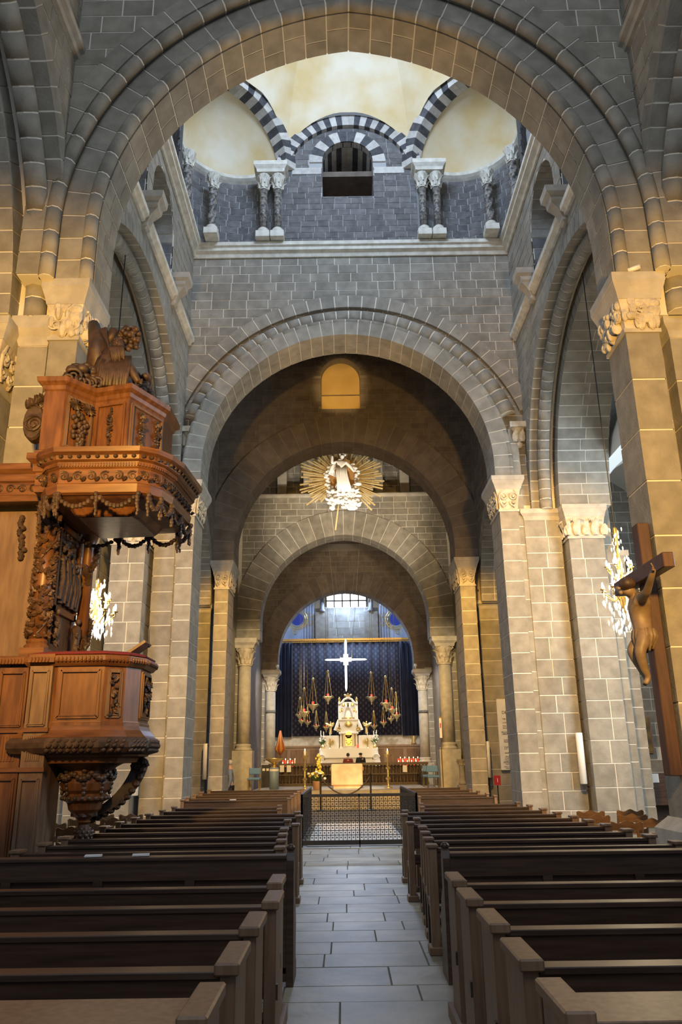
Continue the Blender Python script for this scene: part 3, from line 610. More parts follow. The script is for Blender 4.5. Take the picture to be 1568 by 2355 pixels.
# ---- apse
aw = struct(slab('wall_apse', XF(47.6), [(-4.8, 0), (-4.8, 14.4), (4.8, 14.4), (4.8, 0)], [[(-1.2, 10.75), (1.3, 10.75), (1.3, 12.1), (-1.2, 12.1)]], .3, 'mortar'))
masonry(aw, XF(47.6), -2.0, 2.1, 8.6, 10.7, .42, .8, seed=111, margin=0)
blue = mat('painted_blue_plaster', (.40, .52, .78), .8, c2=(.52, .63, .84), scale=1.2); gold = mat('gilded', (.74, .56, .24), .35, .8); dkblue = mat('deep_blue', (.03, .06, .38), .6)
for s in (-1, 1):
    x0, x1 = (2.05, 4.75) if s > 0 else (-4.75, -1.95)
    pn = MB().box((x0, 47.45, 8.5), (x1, 47.62, 14)).build('painted_panel', blue, aw)
    b = MB(); xe = x0 if s > 0 else x1
    for k in range(4): b.box((xe+s*(.12+.16*k)-.012, 47.43, 8.6), (xe+s*(.12+.16*k)+.012, 47.47, 13.5))
    b.build('painted_stripe', mat('stripe_blue', (.10, .13, .25), .8), pn)
    c = at(910 if s > 0 else 683, 1424, 47.4)
    b = MB()
    for r in (.62, .5): b.tube([c+Vector((r*math.cos(q), 0, r*math.sin(q))) for q in [2*PI*i/28 for i in range(29)]], .028, 5)
    for q in range(5):
        a = PI*.1+q*PI*.45 if s < 0 else PI*.9-q*PI*.45; d = c+Vector((.78*math.cos(a), 0, .78*math.sin(a))); b.tube([d+Vector((.15*math.cos(t), 0, .15*math.sin(t))) for t in [2*PI*i/14 for i in range(15)]], .022, 4)
    b.build('medallion_ring', gold, pn); b = MB(); b.lathe([(.38, 0), (.38, .03)], (0, 0, 0), 24); b.v = [Vector((p.x+c.x, c.y-p.z, p.y+c.z)) for p in b.v]; b.build('medallion_disc', dkblue, pn)
    cx_ = 1.55 if s > 0 else -1.45
    MB().box((cx_-.42, 47.3, 8.6), (cx_+.42, 47.6, 10.4)).build('pilaster', 'stone', aw)
    MB().lathe([(.2, 10.4), (.22, 10.5), (.13, 10.65), (.13, 13.5)], (cx_, 47.42, 0), 12).build('colonnette', 'stone_dark', aw, True)
win = struct(MB().box((-1.2, 47.75, 10.75), (1.3, 47.78, 12.1)).build('window_2', mat('daylight_glass', (.8, .9, 1), .3, emit=(.85, .93, 1), estr=2.5)), 'bright apse window with a grid of bars')
b = MB()
for k in range(6): b.box((-1.2+.5*k-.035, 47.6, 10.75), (-1.2+.5*k+.035, 47.66, 12.1))
for z in (11.15, 11.65): b.box((-1.2, 47.6, z-.035), (1.3, 47.66, z+.035))
b.build('glazing_bars', 'stone_dark', win)
b = MB(); moulding(b, XF(46.2), -4.6, 4.6, 8.35, [(.3, 0), (-.02, 0), (-.04, .08), (-.12, .12), (-.14, .24), (.3, .26)])
for k in range(70): b.box((-4.55+.13*k, 46.08, 8.37), (-4.48+.13*k, 46.2, 8.43))
tag(b.build('curtain_cornice', gold), 'gilded cornice rail over the dark altar curtain', 'cornice')
ws = struct(MB().box((-4.6, 46.35, 0), (4.6, 46.6, 3.25)).build('wall_altar_back', 'paleblock'))
# ================================================================== FURNITURE
M['pew'] = mat('dark_oak', (.045, .024, .015), .36, c2=(.085, .046, .029), scale=2.5, stretch=(1, 14, 14), rnd=.15)
M['pew_end'] = mat('worn_oak', (.175, .10, .056), .40, c2=(.25, .15, .088), scale=2.5, stretch=(12, 12, 1.2), rnd=.15)
M['iron'] = mat('black_iron', (.016, .016, .018), .5, .3)
M['chairwood'] = mat('chair_beech', (.15, .075, .030), .5, c2=(.21, .11, .045), scale=5, stretch=(1, 8, 8))
M['rush'] = mat('rush_seat', (.28, .19, .09), .85)
M['paper'] = mat('paper', (.75, .74, .70), .8)
def bev(o, w_=.006, n=1):
    m = o.modifiers.new('soft_edge', 'BEVEL'); m.width = w_; m.segments = n; m.limit_method = 'ANGLE'; return o
def panel_pew(s, L, desk=0):
    """pew seen from behind; aisle end at x=0, runs to s*L; back at y=0, seat towards +y"""
    r = thing('church_pew', 'x', 'pew', group='dark oak pews facing the altar'); X = lambda a, b: (min(s*a, s*b), max(s*a, s*b))
    for a in (0, L-.07):
        x0, x1 = X(a, a+.07)
        e = bev(MB().box((x0, .03, .0), (x1, .40, .90)).build('end_panel', 'pew_end', r)); bev(MB().box((x0-.018, .0, .90), (x1+.018, .43, .95)).build('end_cap', 'pew_end', e), .008)
        MB().box((x0-.03, -.03, 0), (x1+.03, .50, .09)).build('foot', 'pew_end', e)
        if a == 0: MB().box(((-.012 if s > 0 else -.0), .05, .42), ((.0 if s > 0 else .012), .09, .50)).build('wedge_pin', 'pew', e)
    x0, x1 = X(.07, L-.07)
    d = .11 if not desk else .34
    bev(MB().box((x0, .02, .885), (x1, .02+d, .915)).build('top_rail', 'pew_end' if desk else 'pew', r), .004)
    MB().add([(x0, .045, .60), (x1, .045, .60), (x1, .07, .60), (x0, .07, .60), (x0, .03, .885), (x1, .03, .885), (x1, .06, .885), (x0, .06, .885)], [(3, 2, 1, 0), (4, 5, 6, 7), (0, 1, 5, 4), (1, 2, 6, 5), (2, 3, 7, 6), (3, 0, 4, 7)]).build('back_board', 'pew', r)
    MB().box((x0, .06, .46), (x1, .085, .56)).build('lower_rail', 'pew', r)
    for t in (.33, .66): MB().box((x0+(x1-x0)*t-.04, .05, .45), (x0+(x1-x0)*t+.04, .08, .62)).build('muntin', 'pew', r)
    bev(MB().box((x0, .07, .42), (x1, .42, .455)).build('seat', 'pew', r), .004)
    MB().box((x0, -.22, .16), (x1, -.06, .19)).build('kneeler', 'pew', r)
    return r
def post_pew(s, L):
    r = thing('church_pew', 'x', 'pew', group='dark oak pews facing the altar'); X = lambda a, b: (min(s*a, s*b), max(s*a, s*b))
    for a in (0, L-.09):
        x0, x1 = X(a, a+.085)
        bev(MB().box((x0, .0, .06), (x1, .09, .93)).build('back_post', 'pew_end', r)); bev(MB().box((x0-.015, -.02, .92), (x1+.015, .16, .95)).build('post_cap', 'pew_end', r), .005)
        bev(MB().box((x0-.03, -.05, 0), (x1+.03, .16, .07)).build('post_foot', 'pew_end', r), .008)
        MB().box((x0+.01, .40, 0), (x1-.01, .47, .43)).build('front_leg', 'pew', r); MB().box((x0+.015, .09, .37), (x1-.015, .42, .43)).build('side_rail', 'pew_end', r)
        MB().obox(((x0+x1)/2, .25, .24), (.022, 0, 0), (0, .16, .16), (0, .02, -.02)).build('brace', 'pew', r)
    x0, x1 = X(.085, L-.09)
    bev(MB().box((x0, .01, .885), (x1, .12, .915)).build('top_rail', 'pew', r), .004); MB().box((x0, .03, .62), (x1, .055, .885)).build('back_board', 'pew', r)
    MB().box((x0, .05, .46), (x1, .075, .55)).build('lower_rail', 'pew', r); bev(MB().box((x0, .08, .42), (x1, .46, .455)).build('seat', 'pew', r), .004)
    MB().box((x0, -.2, .16), (x1, -.05, .19)).build('kneeler', 'pew', r)
    return r
def front_desk(s, L):
    """taller panelled kneeling desk with a rounded finial end"""
    r = thing('church_pew', 'x', 'pew', group='dark oak pews facing the altar'); X = lambda a, b: (min(s*a, s*b), max(s*a, s*b))
    x0, x1 = X(0, .06); pr = [(.04, .0), (.44, .0), (.44, .10), (.36, .16), (.40, .42), (.30, .60), (.18, .70), (.18, .94), (.16, 1.0), (.11, 1.03), (.06, 1.0), (.04, .94)]
    e = MB().prism([(x0, y_, z_) for y_, z_ in pr], [(x1, y_, z_) for y_, z_ in pr]).build('end_panel', 'pew', r)
    MB().lathe([(.02, 1.0), (.035, 1.02), (.04, 1.04), (.02, 1.06), (.005, 1.065)], ((x0+x1)/2, .11, 0), 10).build('finial', 'pew', e, True)
    x0, x1 = X(.06, L); bev(MB().box((x0, .0, .955), (x1, .16, .985)).build('top_rail', 'pew', r), .005)
    MB().box((x0, .03, .80), (x1, .06, .955)).build('back_board', 'pew', r); MB().box((x0, .06, .12), (x1, .08, .80)).build('recessed_panel', 'pew', r)
    for k in range(6): t = k/5; MB().box((x0+(x1-x0-.08)*t, .03, .1), (x0+(x1-x0-.08)*t+.08, .07, .80)).build('stile', 'pew', r)
    MB().box((x0, .03, .04), (x1, .07, .14)).build('bottom_rail', 'pew', r)
    return r
def put(o, x, y, label): o.location = (x, y, 0); o['label'] = label; return o
ORD = ['first', 'second', 'third', 'fourth', 'fifth', 'sixth', 'seventh', 'eighth', 'ninth', 'tenth', 'eleventh', 'twelfth', 'thirteenth', 'fourteenth', 'fifteenth', 'sixteenth', 'seventeenth', 'eighteenth', 'nineteenth', 'twentieth', 'twenty-first', 'twenty-second']
for s, l in ((1, 'right'), (-1, 'left')):
    xa = .53 if s > 0 else -.68; k = 0
    pr1 = panel_pew(s, 4.0); prd = panel_pew(s, 4.0, 1); pr2 = post_pew(s, 2.55 if s > 0 else 2.7); fd = front_desk(s, 4.0)
    lab = lambda what: 'dark oak %s %s of aisle, %s row from foreground' % (what, l, ORD[k])
    put(prd, xa+.0*s, 2.93, lab('pew with broad book shelf')); k += 1
    for i, y in enumerate((3.63, 4.37, 5.11, 5.85)):
        put(pr1 if i == 0 else copy_tree(pr1), (.53, .54, .53, .545)[i] if s > 0 else (-.665, -.66, -.62, -.66)[i], y, lab('panel-ended pew')); k += 1
    put(fd, .62 if s > 0 else -.64, 7.1, lab('kneeling desk with rounded finial')); k += 1
    rows = [(8.15, .60), (8.85, .64), (9.55, .68), (10.3, .72), (11.0, .62), (11.75, .78), (12.6, .66), (13.5, .74), (14.5, 1.12), (15.5, 1.2)]
    for i, (y, x) in enumerate(rows):
        o = pr2 if i == 0 else copy_tree(pr2)
        put(o, x if s > 0 else -(x+.2), y, lab('post-legged pew')); k += 1
        if s < 0: o.scale.x = (3.45-(x+.2))/2.7
        else: o.scale.x = (3.08-x)/2.55
    for i, y in enumerate((18.3, 19.4, 20.8, 22.3, 24.2)):
        o = copy_tree(pr2); put(o, 1.42 if s > 0 else -1.4, y, lab('railing-side pew')); k += 1
        o.scale.x = (1.75+.02*i)/2.55 if s > 0 else (2.45+.1*i)/2.7
for x, y, h in ((-2.35, 7.16, 0), (-1.95, 7.18, .1), (-2.7, 18.4, -.07)):
    b = MB().obox((x, y+.02, .996+h*0 if y < 9 else .925), (.07, .01, 0), (-.01, .05, 0), (0, 0, .006)); tag(b.build('booklet', 'paper'), {-2.35: 'white booklet lying on the left kneeling desk, outer one', -1.95: 'white booklet lying on the left kneeling desk, nearer the aisle', -2.7: 'white booklet left on a far pew beside the iron railing'}[x], 'booklet')
# ---- rush-seated chairs in the side aisles
def chair():
    r = thing('rush_chair', 'x', 'chair', group='rush-seated wooden chairs in the side aisles')
    for x in (-.19, .19):
        MB().tube([(x, .0, 0), (x, .0, .45), (x*1.05, -.04, .70), (x*1.08, -.09, .90)], [.018, .018, .016, .014], 6).build('back_leg', 'chairwood', r)
        MB().tube([(x*1.05, .38, 0), (x*1.05, .38, .46)], .018, 6).build('front_leg', 'chairwood', r)
        MB().tube([(x, 0, .2), (x*1.05, .38, .2)], .010, 5).build('stretcher', 'chairwood', r)
    MB().tube([(-.2, .38, .25), (.2, .38, .25)], .01, 5).build('stretcher', 'chairwood', r)
    for z, hgt, yy in ((.80, .095, -.065), (.64, .06, -.03)):
        lo = []
        for i in range(13):
            t = i/12; x = -.2+.4*t; wv = .018*math.cos(t*4*PI)+.012*math.sin(PI*t); lo.append([(x, yy-.01, z), (x, yy+.01, z), (x, yy-.008, z+hgt+wv), (x, yy-.026, z+hgt+wv)])
        MB().loft(lo).build('back_slat', 'chairwood', r)
    bev(MB().box((-.21, -.01, .43), (.21, .40, .465)).build('seat', 'rush', r), .01)
    return r
ch = chair(); first = True
spots = [(3.55, 11.2, 'nearest'), (4.05, 11.6, 'second nearest'), (3.5, 12.4, 'inner'), (4.1, 12.5, 'outer'), (4.85, 11.4, 'outermost near'), (4.75, 12.3, 'outermost middle'), (3.75, 13.4, 'inner far'), (4.4, 13.5, 'outer far'), (5.2, 13.3, 'outermost far')]
spl = [(-3.95, 11.5, 'nearest'), (-3.9, 12.3, 'second nearest'), (-4.5, 12.4, 'outer'), (-3.85, 13.2, 'middle'), (-4.4, 13.3, 'outer middle'), (-3.8, 14.1, 'farthest'), (-4.35, 14.3, 'outer far')]
for sp, l in ((spots, 'right'), (spl, 'left')):
    for x, y, wd in sp:
        o = ch if first else copy_tree(ch); first = False; o.location = (x, y, 0); o.rotation_euler.z = random.uniform(-.25, .25); o['label'] = 'wooden rush-seated chair at the end of the %s pews, %s one' % (l, wd)
# bench in the right aisle
t = thing('wall_bench', 'dark high-backed bench with a white notice in the right side aisle', 'bench', (8.6, 23.5, 0))
MB().box((7.9, 23.6, .0), (9.6, 23.7, 1.25)).build('back', 'pew', t); MB().box((7.9, 23.1, .42), (9.6, 23.6, .48)).build('seat', 'pew', t); MB().box((8.0, 23.15, 0), (8.1, 23.6, .42)).build('leg', 'pew', t); MB().box((9.4, 23.15, 0), (9.5, 23.6, .42)).build('leg', 'pew', t)
tag(MB().box((8.62, 23.58, 1.0), (8.82, 23.6, 1.24)).build('notice', 'paper'), 'white paper notice pinned on the aisle bench back', 'notice')
# ---- iron railing round the stair opening
M['pale_floor'] = mat('pale_stair_stone', (.66, .64, .60), .6, c2=(.78, .76, .71), scale=2, rnd=.1)
for k in range(10):
    MB().box((-1.02, 17.75+k*.62, -.01), (1.12, 17.75+k*.62+.55, .012)).build('pale_slab', 'pale_floor', floor)
r = thing('iron_railing', 'black wrought-iron railing with ornate grille around the stair opening in the aisle', 'railing', (.05, 17.6, 0))
xL, xR, y0, y1, H = -1.12, 1.32, 17.6, 22.3, 1.05
def rail_panel(name, P, Q, label=None):
    P, Q = Vector(P), Vector(Q); d = Q-P; Ln = d.length; u = d/Ln; n = Vector((-u.y, u.x, 0)); b = MB()
    fr_ = MB()
    for z, h in ((H-.03, .03), (.09, .045)): fr_.obox(P+d/2+Vector((0, 0, z)), u*Ln/2, n*.02, Vector((0, 0, h)))
    for t in (0, .5, 1): fr_.obox(P+d*t+Vector((0, 0, H/2)), u*(.02 if t != .5 else .012), n*.02, Vector((0, 0, H/2)))
    o = fr_.build(name, 'iron', r)
    k = max(2, round(Ln/.088)); cw = Ln/k; m = 9; chh = (H-.2)/m
    for i in range(1, k): b.obox(P+u*cw*i+Vector((0, 0, (H+.1)/2)), u*.0065, n*.006, Vector((0, 0, (H-.14)/2)))
    for j in range(1, m): b.obox(P+d/2+Vector((0, 0, .14+chh*j)), u*Ln/2, n*.006, Vector((0, 0, .007)))
    for i in range(k):
        for j in range(m):
            c = P+u*cw*(i+.5)+Vector((0, 0, .14+chh*(j+.5)))
            b.obox(c, (u*.5+Vector((0, 0, .5)))*.034, n*.004, (u*-.5+Vector((0, 0, .5)))*.005); b.obox(c, (u*-.5+Vector((0, 0, .5)))*.034, n*.004, (u*.5+Vector((0, 0, .5)))*.005)
            b.obox(c, u*.012, n*.005, Vector((0, 0, .012)))
    g = b.build('grille', 'iron', o); g['kind'] = 'stuff'
rail_panel('front_panel', (xL, y0, 0), (xR, y0, 0)); rail_panel('side_panel', (xL, y0, 0), (xL, y1, 0)); rail_panel('side_panel', (xR, y0, 0), (xR, y1, 0))
# stanchions with a rope
pts = []
for x, wd in ((at(737, 1800, 29.8).x, 'left'), (at(852, 1800, 29.8).x, 'right')):
    z1 = at(800, 1784, 29.8).z
    t = thing('stanchion', 'slim black barrier post before the altar, %s one' % wd, 'barrier post', (x, 29.8, 0), 'black barrier posts before the altar')
    MB().lathe([(.16, 0), (.16, .02), (.05, .04), (.03, .06)], (x, 29.8, 0), 14).build('base', 'iron', t); MB().tube([(x, 29.8, .05), (x, 29.8, z1)], .035, 8).build('pole', 'iron', t, True)
    MB().lathe([(.04, z1), (.05, z1+.02), (.05, z1+.05), (.02, z1+.07)], (x, 29.8, 0), 10).build('top', 'iron', t); pts.append(Vector((x, 29.8, z1-.02)))
tag(MB().tube([pts[0].lerp(pts[1], i/20)-Vector((0, 0, .62*(1-(2*i/20-1)**2))) for i in range(21)], .025, 6).build('barrier_rope', mat('rope', (.09, .07, .055), .8), None, True), 'dark sagging barrier rope strung between the two black posts', 'rope')
# ================================================================== PULPIT
M['walnut'] = mat('walnut', (.088, .033, .011), .40, c2=(.17, .070, .024), scale=2.2, stretch=(6, 6, 1), detail=7)
M['walnut_h'] = mat('walnut_rails', (.09, .034, .011), .38, c2=(.18, .074, .025), scale=2.2, stretch=(1, 1, 8), detail=7)
M['oakcarve'] = mat('carved_walnut', (.032, .017, .010), .55, c2=(.075, .040, .024), scale=9)
M['greywood'] = mat('pale_walnut', (.12, .068, .04), .45, c2=(.19, .118, .074), scale=2.2, stretch=(6, 6, 1))
M['velvet'] = mat('crimson_velvet', (.13, .012, .02), .9)
Zv = Vector((0, 0, 1))
P = thing('pulpit', 'richly carved walnut pulpit with sounding board attached to the left pier', 'pulpit', (-3.3, 9.9, 0))
def ext(plan, prof, name, m, parent, cap=True):
    """plan polygon (ccw) swept with vertical profile [(offset, z)]"""
    n = len(plan); c = sum((Vector((*p, 0)) for p in plan), Vector())/n; loops = []
    def off(d):
        out = []
        for i in range(n):
            p0, p1, p2 = (Vector(plan[(i+k) % n]) for k in (-1, 0, 1)); e1 = (p1-p0).normalized(); e2 = (p2-p1).normalized(); n1 = Vector((e1.y, -e1.x)); n2 = Vector((e2.y, -e2.x)); b = (n1+n2); b /= max(.35, b.length_squared/2)*1.0; out.append(p1+b*d*1.0 if b.length < 3 else p1+n1*d)
        return out
    for d, z in prof: loops.append([(q.x, q.y, z) for q in off(d)])
    return MB().loft(loops, cap).build(name, m, parent)
body = [(-3.62, 9.42), (-3.06, 9.42), (-2.84, 9.56), (-2.72, 9.80), (-2.72, 10.3), (-2.88, 10.55), (-3.1, 10.65), (-3.98, 10.65), (-3.98, 9.52)]
bd = ext(body, [(.02, 2.14), (.02, 2.2), (0, 2.22), (0, 2.86), (.03, 2.88)], 'body', 'walnut', P)
ext(body, [(.03, 2.86), (.05, 2.88), (.085, 2.92), (.075, 2.98), (.02, 3.0)], 'gadrooned_rim', 'walnut_h', bd)
ext(body, [(.01, 2.99), (.05, 3.0), (.05, 3.02), (.0, 3.04)], 'velvet_cushion', 'velvet', P)
ext(body, [(.01, 2.22), (.02, 2.17), (.04, 2.12), (.09, 2.06), (.13, 2.02)], 'flared_skirt', 'walnut_h', bd)
ext(body, [(.05, 1.84), (.12, 1.86), (.16, 1.92), (.16, 1.98), (.13, 2.03), (.08, 2.05)], 'leaf_torus', 'oakcarve', bd)
ext(body, [(-.12, 1.74), (-.06, 1.75), (-.04, 1.80), (.03, 1.82), (.05, 1.86)], 'under_cornice', 'walnut_h', bd)
b = MB(); g = MB()
for (a, c) in zip(body[:6], body[1:7]):
    a, c = Vector((*a, 0)), Vector((*c, 0)); d = c-a; u = d.normalized(); n = Vector((u.y, -u.x, 0)); k = max(2, round(d.length/.045))
    for i in range(k):
        p = a+d*(i+.5)/k+n*.085; g.ball(p+Zv*2.935, (.016, .02, .035), 6, 4, (u, n, Zv))
    k = max(2, round(d.length/.075))
    for i in range(k):
        for r_ in range(3):
            p = a+d*(i+.5+.33*(r_-1))/k+n*(.145+.02*(r_ == 1))+Zv*(1.89+.05*r_); b.ball(p, (.04, .028, .024), 6, 4, ((u+Zv*.5).normalized(), n, (Zv-u*.5).normalized()))
b.build('leaf_carving', 'oakcarve', bd)['kind'] = 'stuff'; g.build('gadroons', 'walnut_h', bd)['kind'] = 'stuff'
def framed(parent, a, c, z0, z1, e0=.06, m='walnut', d=.02, name='panel', wd=.03):
    """raised frame moulding + field on the vertical face a-c (2D points, outside on the right)"""
    a, c = Vector((*a, 0)), Vector((*c, 0)); L = (c-a).length; u = (c-a)/L; n = Vector((u.y, -u.x, 0)); b = MB()
    Q = lambda s_, z: a+u*s_+Zv*z
    for k, (w_, h_) in enumerate(((wd, .022), (wd*.5, .034))):
        e = e0+k*wd*.7
        for (p, q) in ((Q(e, z0+e), Q(L-e, z0+e)), (Q(e, z1-e), Q(L-e, z1-e))): b.obox((p+q)/2+n*h_/2, (q-p)/2, n*h_/2, Zv*w_/2)
        for (p, q) in ((Q(e, z0+e), Q(e, z1-e)), (Q(L-e, z0+e), Q(L-e, z1-e))): b.obox((p+q)/2+n*h_/2, u*w_/2, n*h_/2, (q-p)/2)
    o = b.build(name+'_frame', m, parent); return o, u, n, L
def festoon(b, c, u, n, h, w_, seed=0, big=.03):
    rg = random.Random(seed); k = int(h/.035)
    for i in range(k):
        t = (i+.5)/k; ww = w_*(.5+.5*math.sin(PI*min(1, t*1.15)))
        for q in range(2):
            p = c-Zv*h*t+u*rg.uniform(-ww, ww)*.5+n*rg.uniform(.005, .03)
            if rg.random() < .6: b.ball(p, (big*rg.uniform(.6, 1.1), big*.7, big*rg.uniform(.6, 1.1)), 6, 4, (u, n, Zv))
            else: b.leaf(p, (n+u*rg.uniform(-1, 1)).normalized(), (Zv*-1+u*rg.uniform(-.8, .8)).normalized(), big*1.6, big*2.4, .5, 4)
for i, mm in ((0, 'walnut'), (1, 'greywood'), (3, 'walnut')):
    a, c = body[i], body[i+1]; o, u, n, L = framed(bd, a, c, 2.22, 2.86, .045 if i != 1 else .05, mm)
    if i:
        b = MB(); cc = (Vector((*a, 0))+Vector((*c, 0)))/2; festoon(b, cc+Zv*2.78, u, n, .48 if i == 1 else .42, .07 if i == 1 else .3, i, .026 if i == 1 else .034); b.build('carved_drop', 'oakcarve', bd)
# cul-de-lampe below
cx_, cy_ = -3.33, 9.95
MB().loft([[(cx_+r*math.cos(q)*1.0, cy_+r*math.sin(q), z) for q in [2*PI*j/16+PI/16 for j in range(16)]] for r, z in ((.48, 1.76), (.40, 1.73), (.34, 1.70), (.30, 1.66), (.30, 1.52), (.28, 1.44), (.24, 1.40), (.27, 1.37), (.27, 1.33), (.21, 1.30), (.19, 1.22), (.10, 1.13), (.07, 1.10), (.09, 1.08), (.05, 1.05))]).build('lower_drum', 'walnut', P)
b = MB()
for i in range(22): q = 2*PI*i/22; b.ball((cx_+.27*math.cos(q), cy_+.27*math.sin(q), 1.35), .026, 6, 4)
for i in range(8):
    q = 2*PI*i/8+.2; d = Vector((math.cos(q), math.sin(q), 0)); 
    for k in range(6): b.ball(Vector((cx_, cy_, 1.66-.05*k))+d*(.30-.005*k)+Vector((0, 0, 0)), (.045-.004*k, .045-.004*k, .03), 6, 4)
    b.leaf(Vector((cx_, cy_, 1.14))+d*.10, d, Zv, .16, .2, .6)
for i in range(30): q = PI*1.0+PI*1.1*i/29; b.ball((cx_+.32*math.cos(q), cy_+.32*math.sin(q), 1.64-.07*abs(math.sin(i*.55))), .035, 6, 4)
b.build('drum_carving', 'oakcarve', P)
b = MB().lathe([(.02, .80), (.07, .84), (.105, .92), (.10, .98), (.06, 1.05), (.03, 1.07)], (cx_, cy_, 0), 14)
for r_ in range(6):
    for i in range(10):
        q = 2*PI*(i+.5*(r_ % 2))/10; z = .83+.035*r_; rr = (.075, .095, .105, .105, .095, .075)[r_]; b.ball((cx_+rr*math.cos(q), cy_+rr*math.sin(q), z), (.022, .022, .02), 5, 4)
b.build('pine_cone', 'oakcarve', P)
# scrolled console at the nave side
lo = []
for i in range(14):
    t = i/13; x = -2.72-.60*t**1.5; z = 1.78-.66*t-.1*math.sin(PI*t); y = 10.25-.1*t; w_ = .085; th = .09-.05*t; lo.append([(x-th, y-w_, z+th), (x+th*.4, y-w_, z-th*.5), (x+th*.4, y+w_, z-th*.5), (x-th, y+w_, z+th)])
b = MB().loft(lo); b.spiral((-2.76, 10.15, 1.70), (1, 0, 0), (0, 0, 1), .11, 1.8, .03); b.spiral((-3.02, 9.7, 1.72), (1, 0, 0), (0, 0, 1), .075, 1.6, .02)
for i in range(12): t = i/11; b.ball((-2.72-.60*t**1.5+.02, 10.16, 1.75-.66*t-.1*math.sin(PI*t)), (.05, .06, .045), 7, 5)
b.build('scroll_console', 'oakcarve', P)
# staircase front, pilasters and dado left of the body
for x0, x1, y_, mm in ((-3.93, -3.66, 9.36, 'greywood'), (-4.35, -4.0, 9.5, 'walnut'), (-4.9, -4.4, 9.4, 'greywood')):
    s_ = MB().box((x0, y_, 0), (x1, 9.95, 2.86)).build('stair_panel', mm, P)
    for z0, z1 in ((.1, 1.62), (2.14, 2.84)): framed(s_, (x0, y_), (x1, y_), z0, z1, .035, mm, wd=.02)
    b = MB()
    for k in range(7): b.box((x0+.05+(x1-x0-.1)*k/7, y_-.012, 1.78), (x0+.05+(x1-x0-.1)*(k+.6)/7, y_, 2.06))
    b.build('fluting', mm, s_)
    for z in (1.66, 2.1): MB().box((x0-.02, y_-.03, z), (x1+.02, y_+.02, z+.05)).build('rail', 'walnut_h', s_)
    b = MB().box((x0-.02, y_-.04, 2.9), (x1+.02, y_+.1, 2.96))
    for k in range(int((x1-x0)/.04)): b.ball((x0+.02+.04*k, y_-.045, 2.93), (.016, .02, .035), 6, 4)
    b.box((x0-.02, y_-.02, 2.96), (x1+.02, y_+.2, 3.0)); b.build('gadrooned_rail', 'walnut_h', s_)
# back: panelled wall, vine column, relief
bk = MB().box((-4.9, 9.66, 3.0), (-4.03, 10.05, 4.9)).build('back_wall', 'greywood', P)
b = MB(); rg = random.Random(4)
hd = at(30, 1130, 9.6)
b.ball(hd, (.07, .06, .085), 8, 6)
for i in range(14): b.ball(hd+Vector((rg.uniform(-.09, .09), rg.uniform(-.03, .02), rg.uniform(.02, .1))), .03, 6, 4)
for q in (-1, 1): b.leaf(hd+Vector((q*.06, 0, -.08)), (q*.5, -1, 0), (q, 0, -.35), .12, .24, .4)
for k in range(16): b.ball(at(50, 1190+k*6.2, 9.62)+Vector((rg.uniform(-.03, .03), 0, 0)), (.04, .035, .035), 6, 4)
b.build('cherub_and_garland', 'oakcarve', bk)
ped = MB().box((-4.14, 9.48, 3.0), (-3.84, 9.78, 3.1)).lathe([(.145, 3.1), (.15, 3.13), (.12, 3.16), (.13, 3.19), (.11, 3.22)], (-3.99, 9.63, 0), 14).build('column_base', 'walnut_h', P)
vc = MB().lathe([(.105, 3.2), (.105, 4.0), (.09, 4.72)], (-3.99, 9.63, 0), 18).build('vine_column', 'walnut', P, True)
b = MB()
for i in range(230):
    t = i/229; z = 3.24+1.46*t; q = -PI/2+rg.uniform(-2.4, 2.4); d = Vector((math.cos(q), math.sin(q), 0)); p = Vector((-3.99, 9.63, z))+d*(.105-.012*t)
    b.leaf(p, d, (Vector((-d.y, d.x, 0))*rg.uniform(-1, 1)+Zv*rg.uniform(-.3, 1)).normalized(), .055, .085, .35, 4)
    if i % 4 == 0: b.ball(p+d*.012, .018, 5, 4)
b.tube([Vector((-3.99+.115*math.cos(-PI/2+t*9/30), 9.63+.115*math.sin(-PI/2+t*9/30), 3.24+1.46*t/30)) for t in range(31)], .014, 5)
M['vine'] = mat('carved_vine', (.06, .030, .015), .5, c2=(.12, .062, .034), scale=8); b.build('vine_carving', 'vine', vc)['kind'] = 'stuff'
b = MB().lathe([(.10, 4.7), (.11, 4.73), (.10, 4.76), (.12, 4.86), (.17, 4.97)], (-3.99, 9.63, 0), 14)
for row in (0, 1):
    for i in range(9): q = 2*PI*(i+.5*row)/9; d = Vector((math.cos(q), math.sin(q), 0)); b.leaf(Vector((-3.99, 9.63, 4.75+.09*row))+d*.10, d, Zv, .08, .13, .7)
b.build('column_capital', 'oakcarve', P)
# relief panel on the pier side, facing the nave
fr = Fr((-3.97, 0, 0), (0, 1, 0), (-1, 0, 0))
rp = MB().box((-4.02, 9.78, 3.0), (-3.96, 10.8, 4.9)).build('side_panelling', 'walnut', P)
fm = MB()
for (u0, u1, z0, z1) in ((9.86, 10.72, 3.62, 3.70), (9.86, 10.72, 4.74, 4.82), (9.86, 9.93, 3.62, 4.82), (10.65, 10.72, 3.62, 4.82)): fm.box((-3.97, u0, z0), (-3.91, u1, z1))
fm.build('relief_frame', 'walnut_h', rp); b = MB(); rg = random.Random(12)
for k in range(9):
    y_ = 10.0+.08*k; z_ = 3.74+rg.uniform(0, .12); x_ = -3.945+rg.uniform(0, .02); h_ = rg.uniform(.55, .8)
    b.tube([(x_, y_, z_), (x_+.02, y_+.02, z_+h_*.4), (x_+.01, y_, z_+h_*.75), (x_, y_+.01, z_+h_*.85)], [.06, .065, .05, .025], 6); b.ball((x_+.02, y_+.01, z_+h_*.95), (.04, .035, .05), 6, 5)
    b.tube([(x_+.02, y_, z_+h_*.7), (x_+.05, y_+.1, z_+h_*.55)], .02, 5)
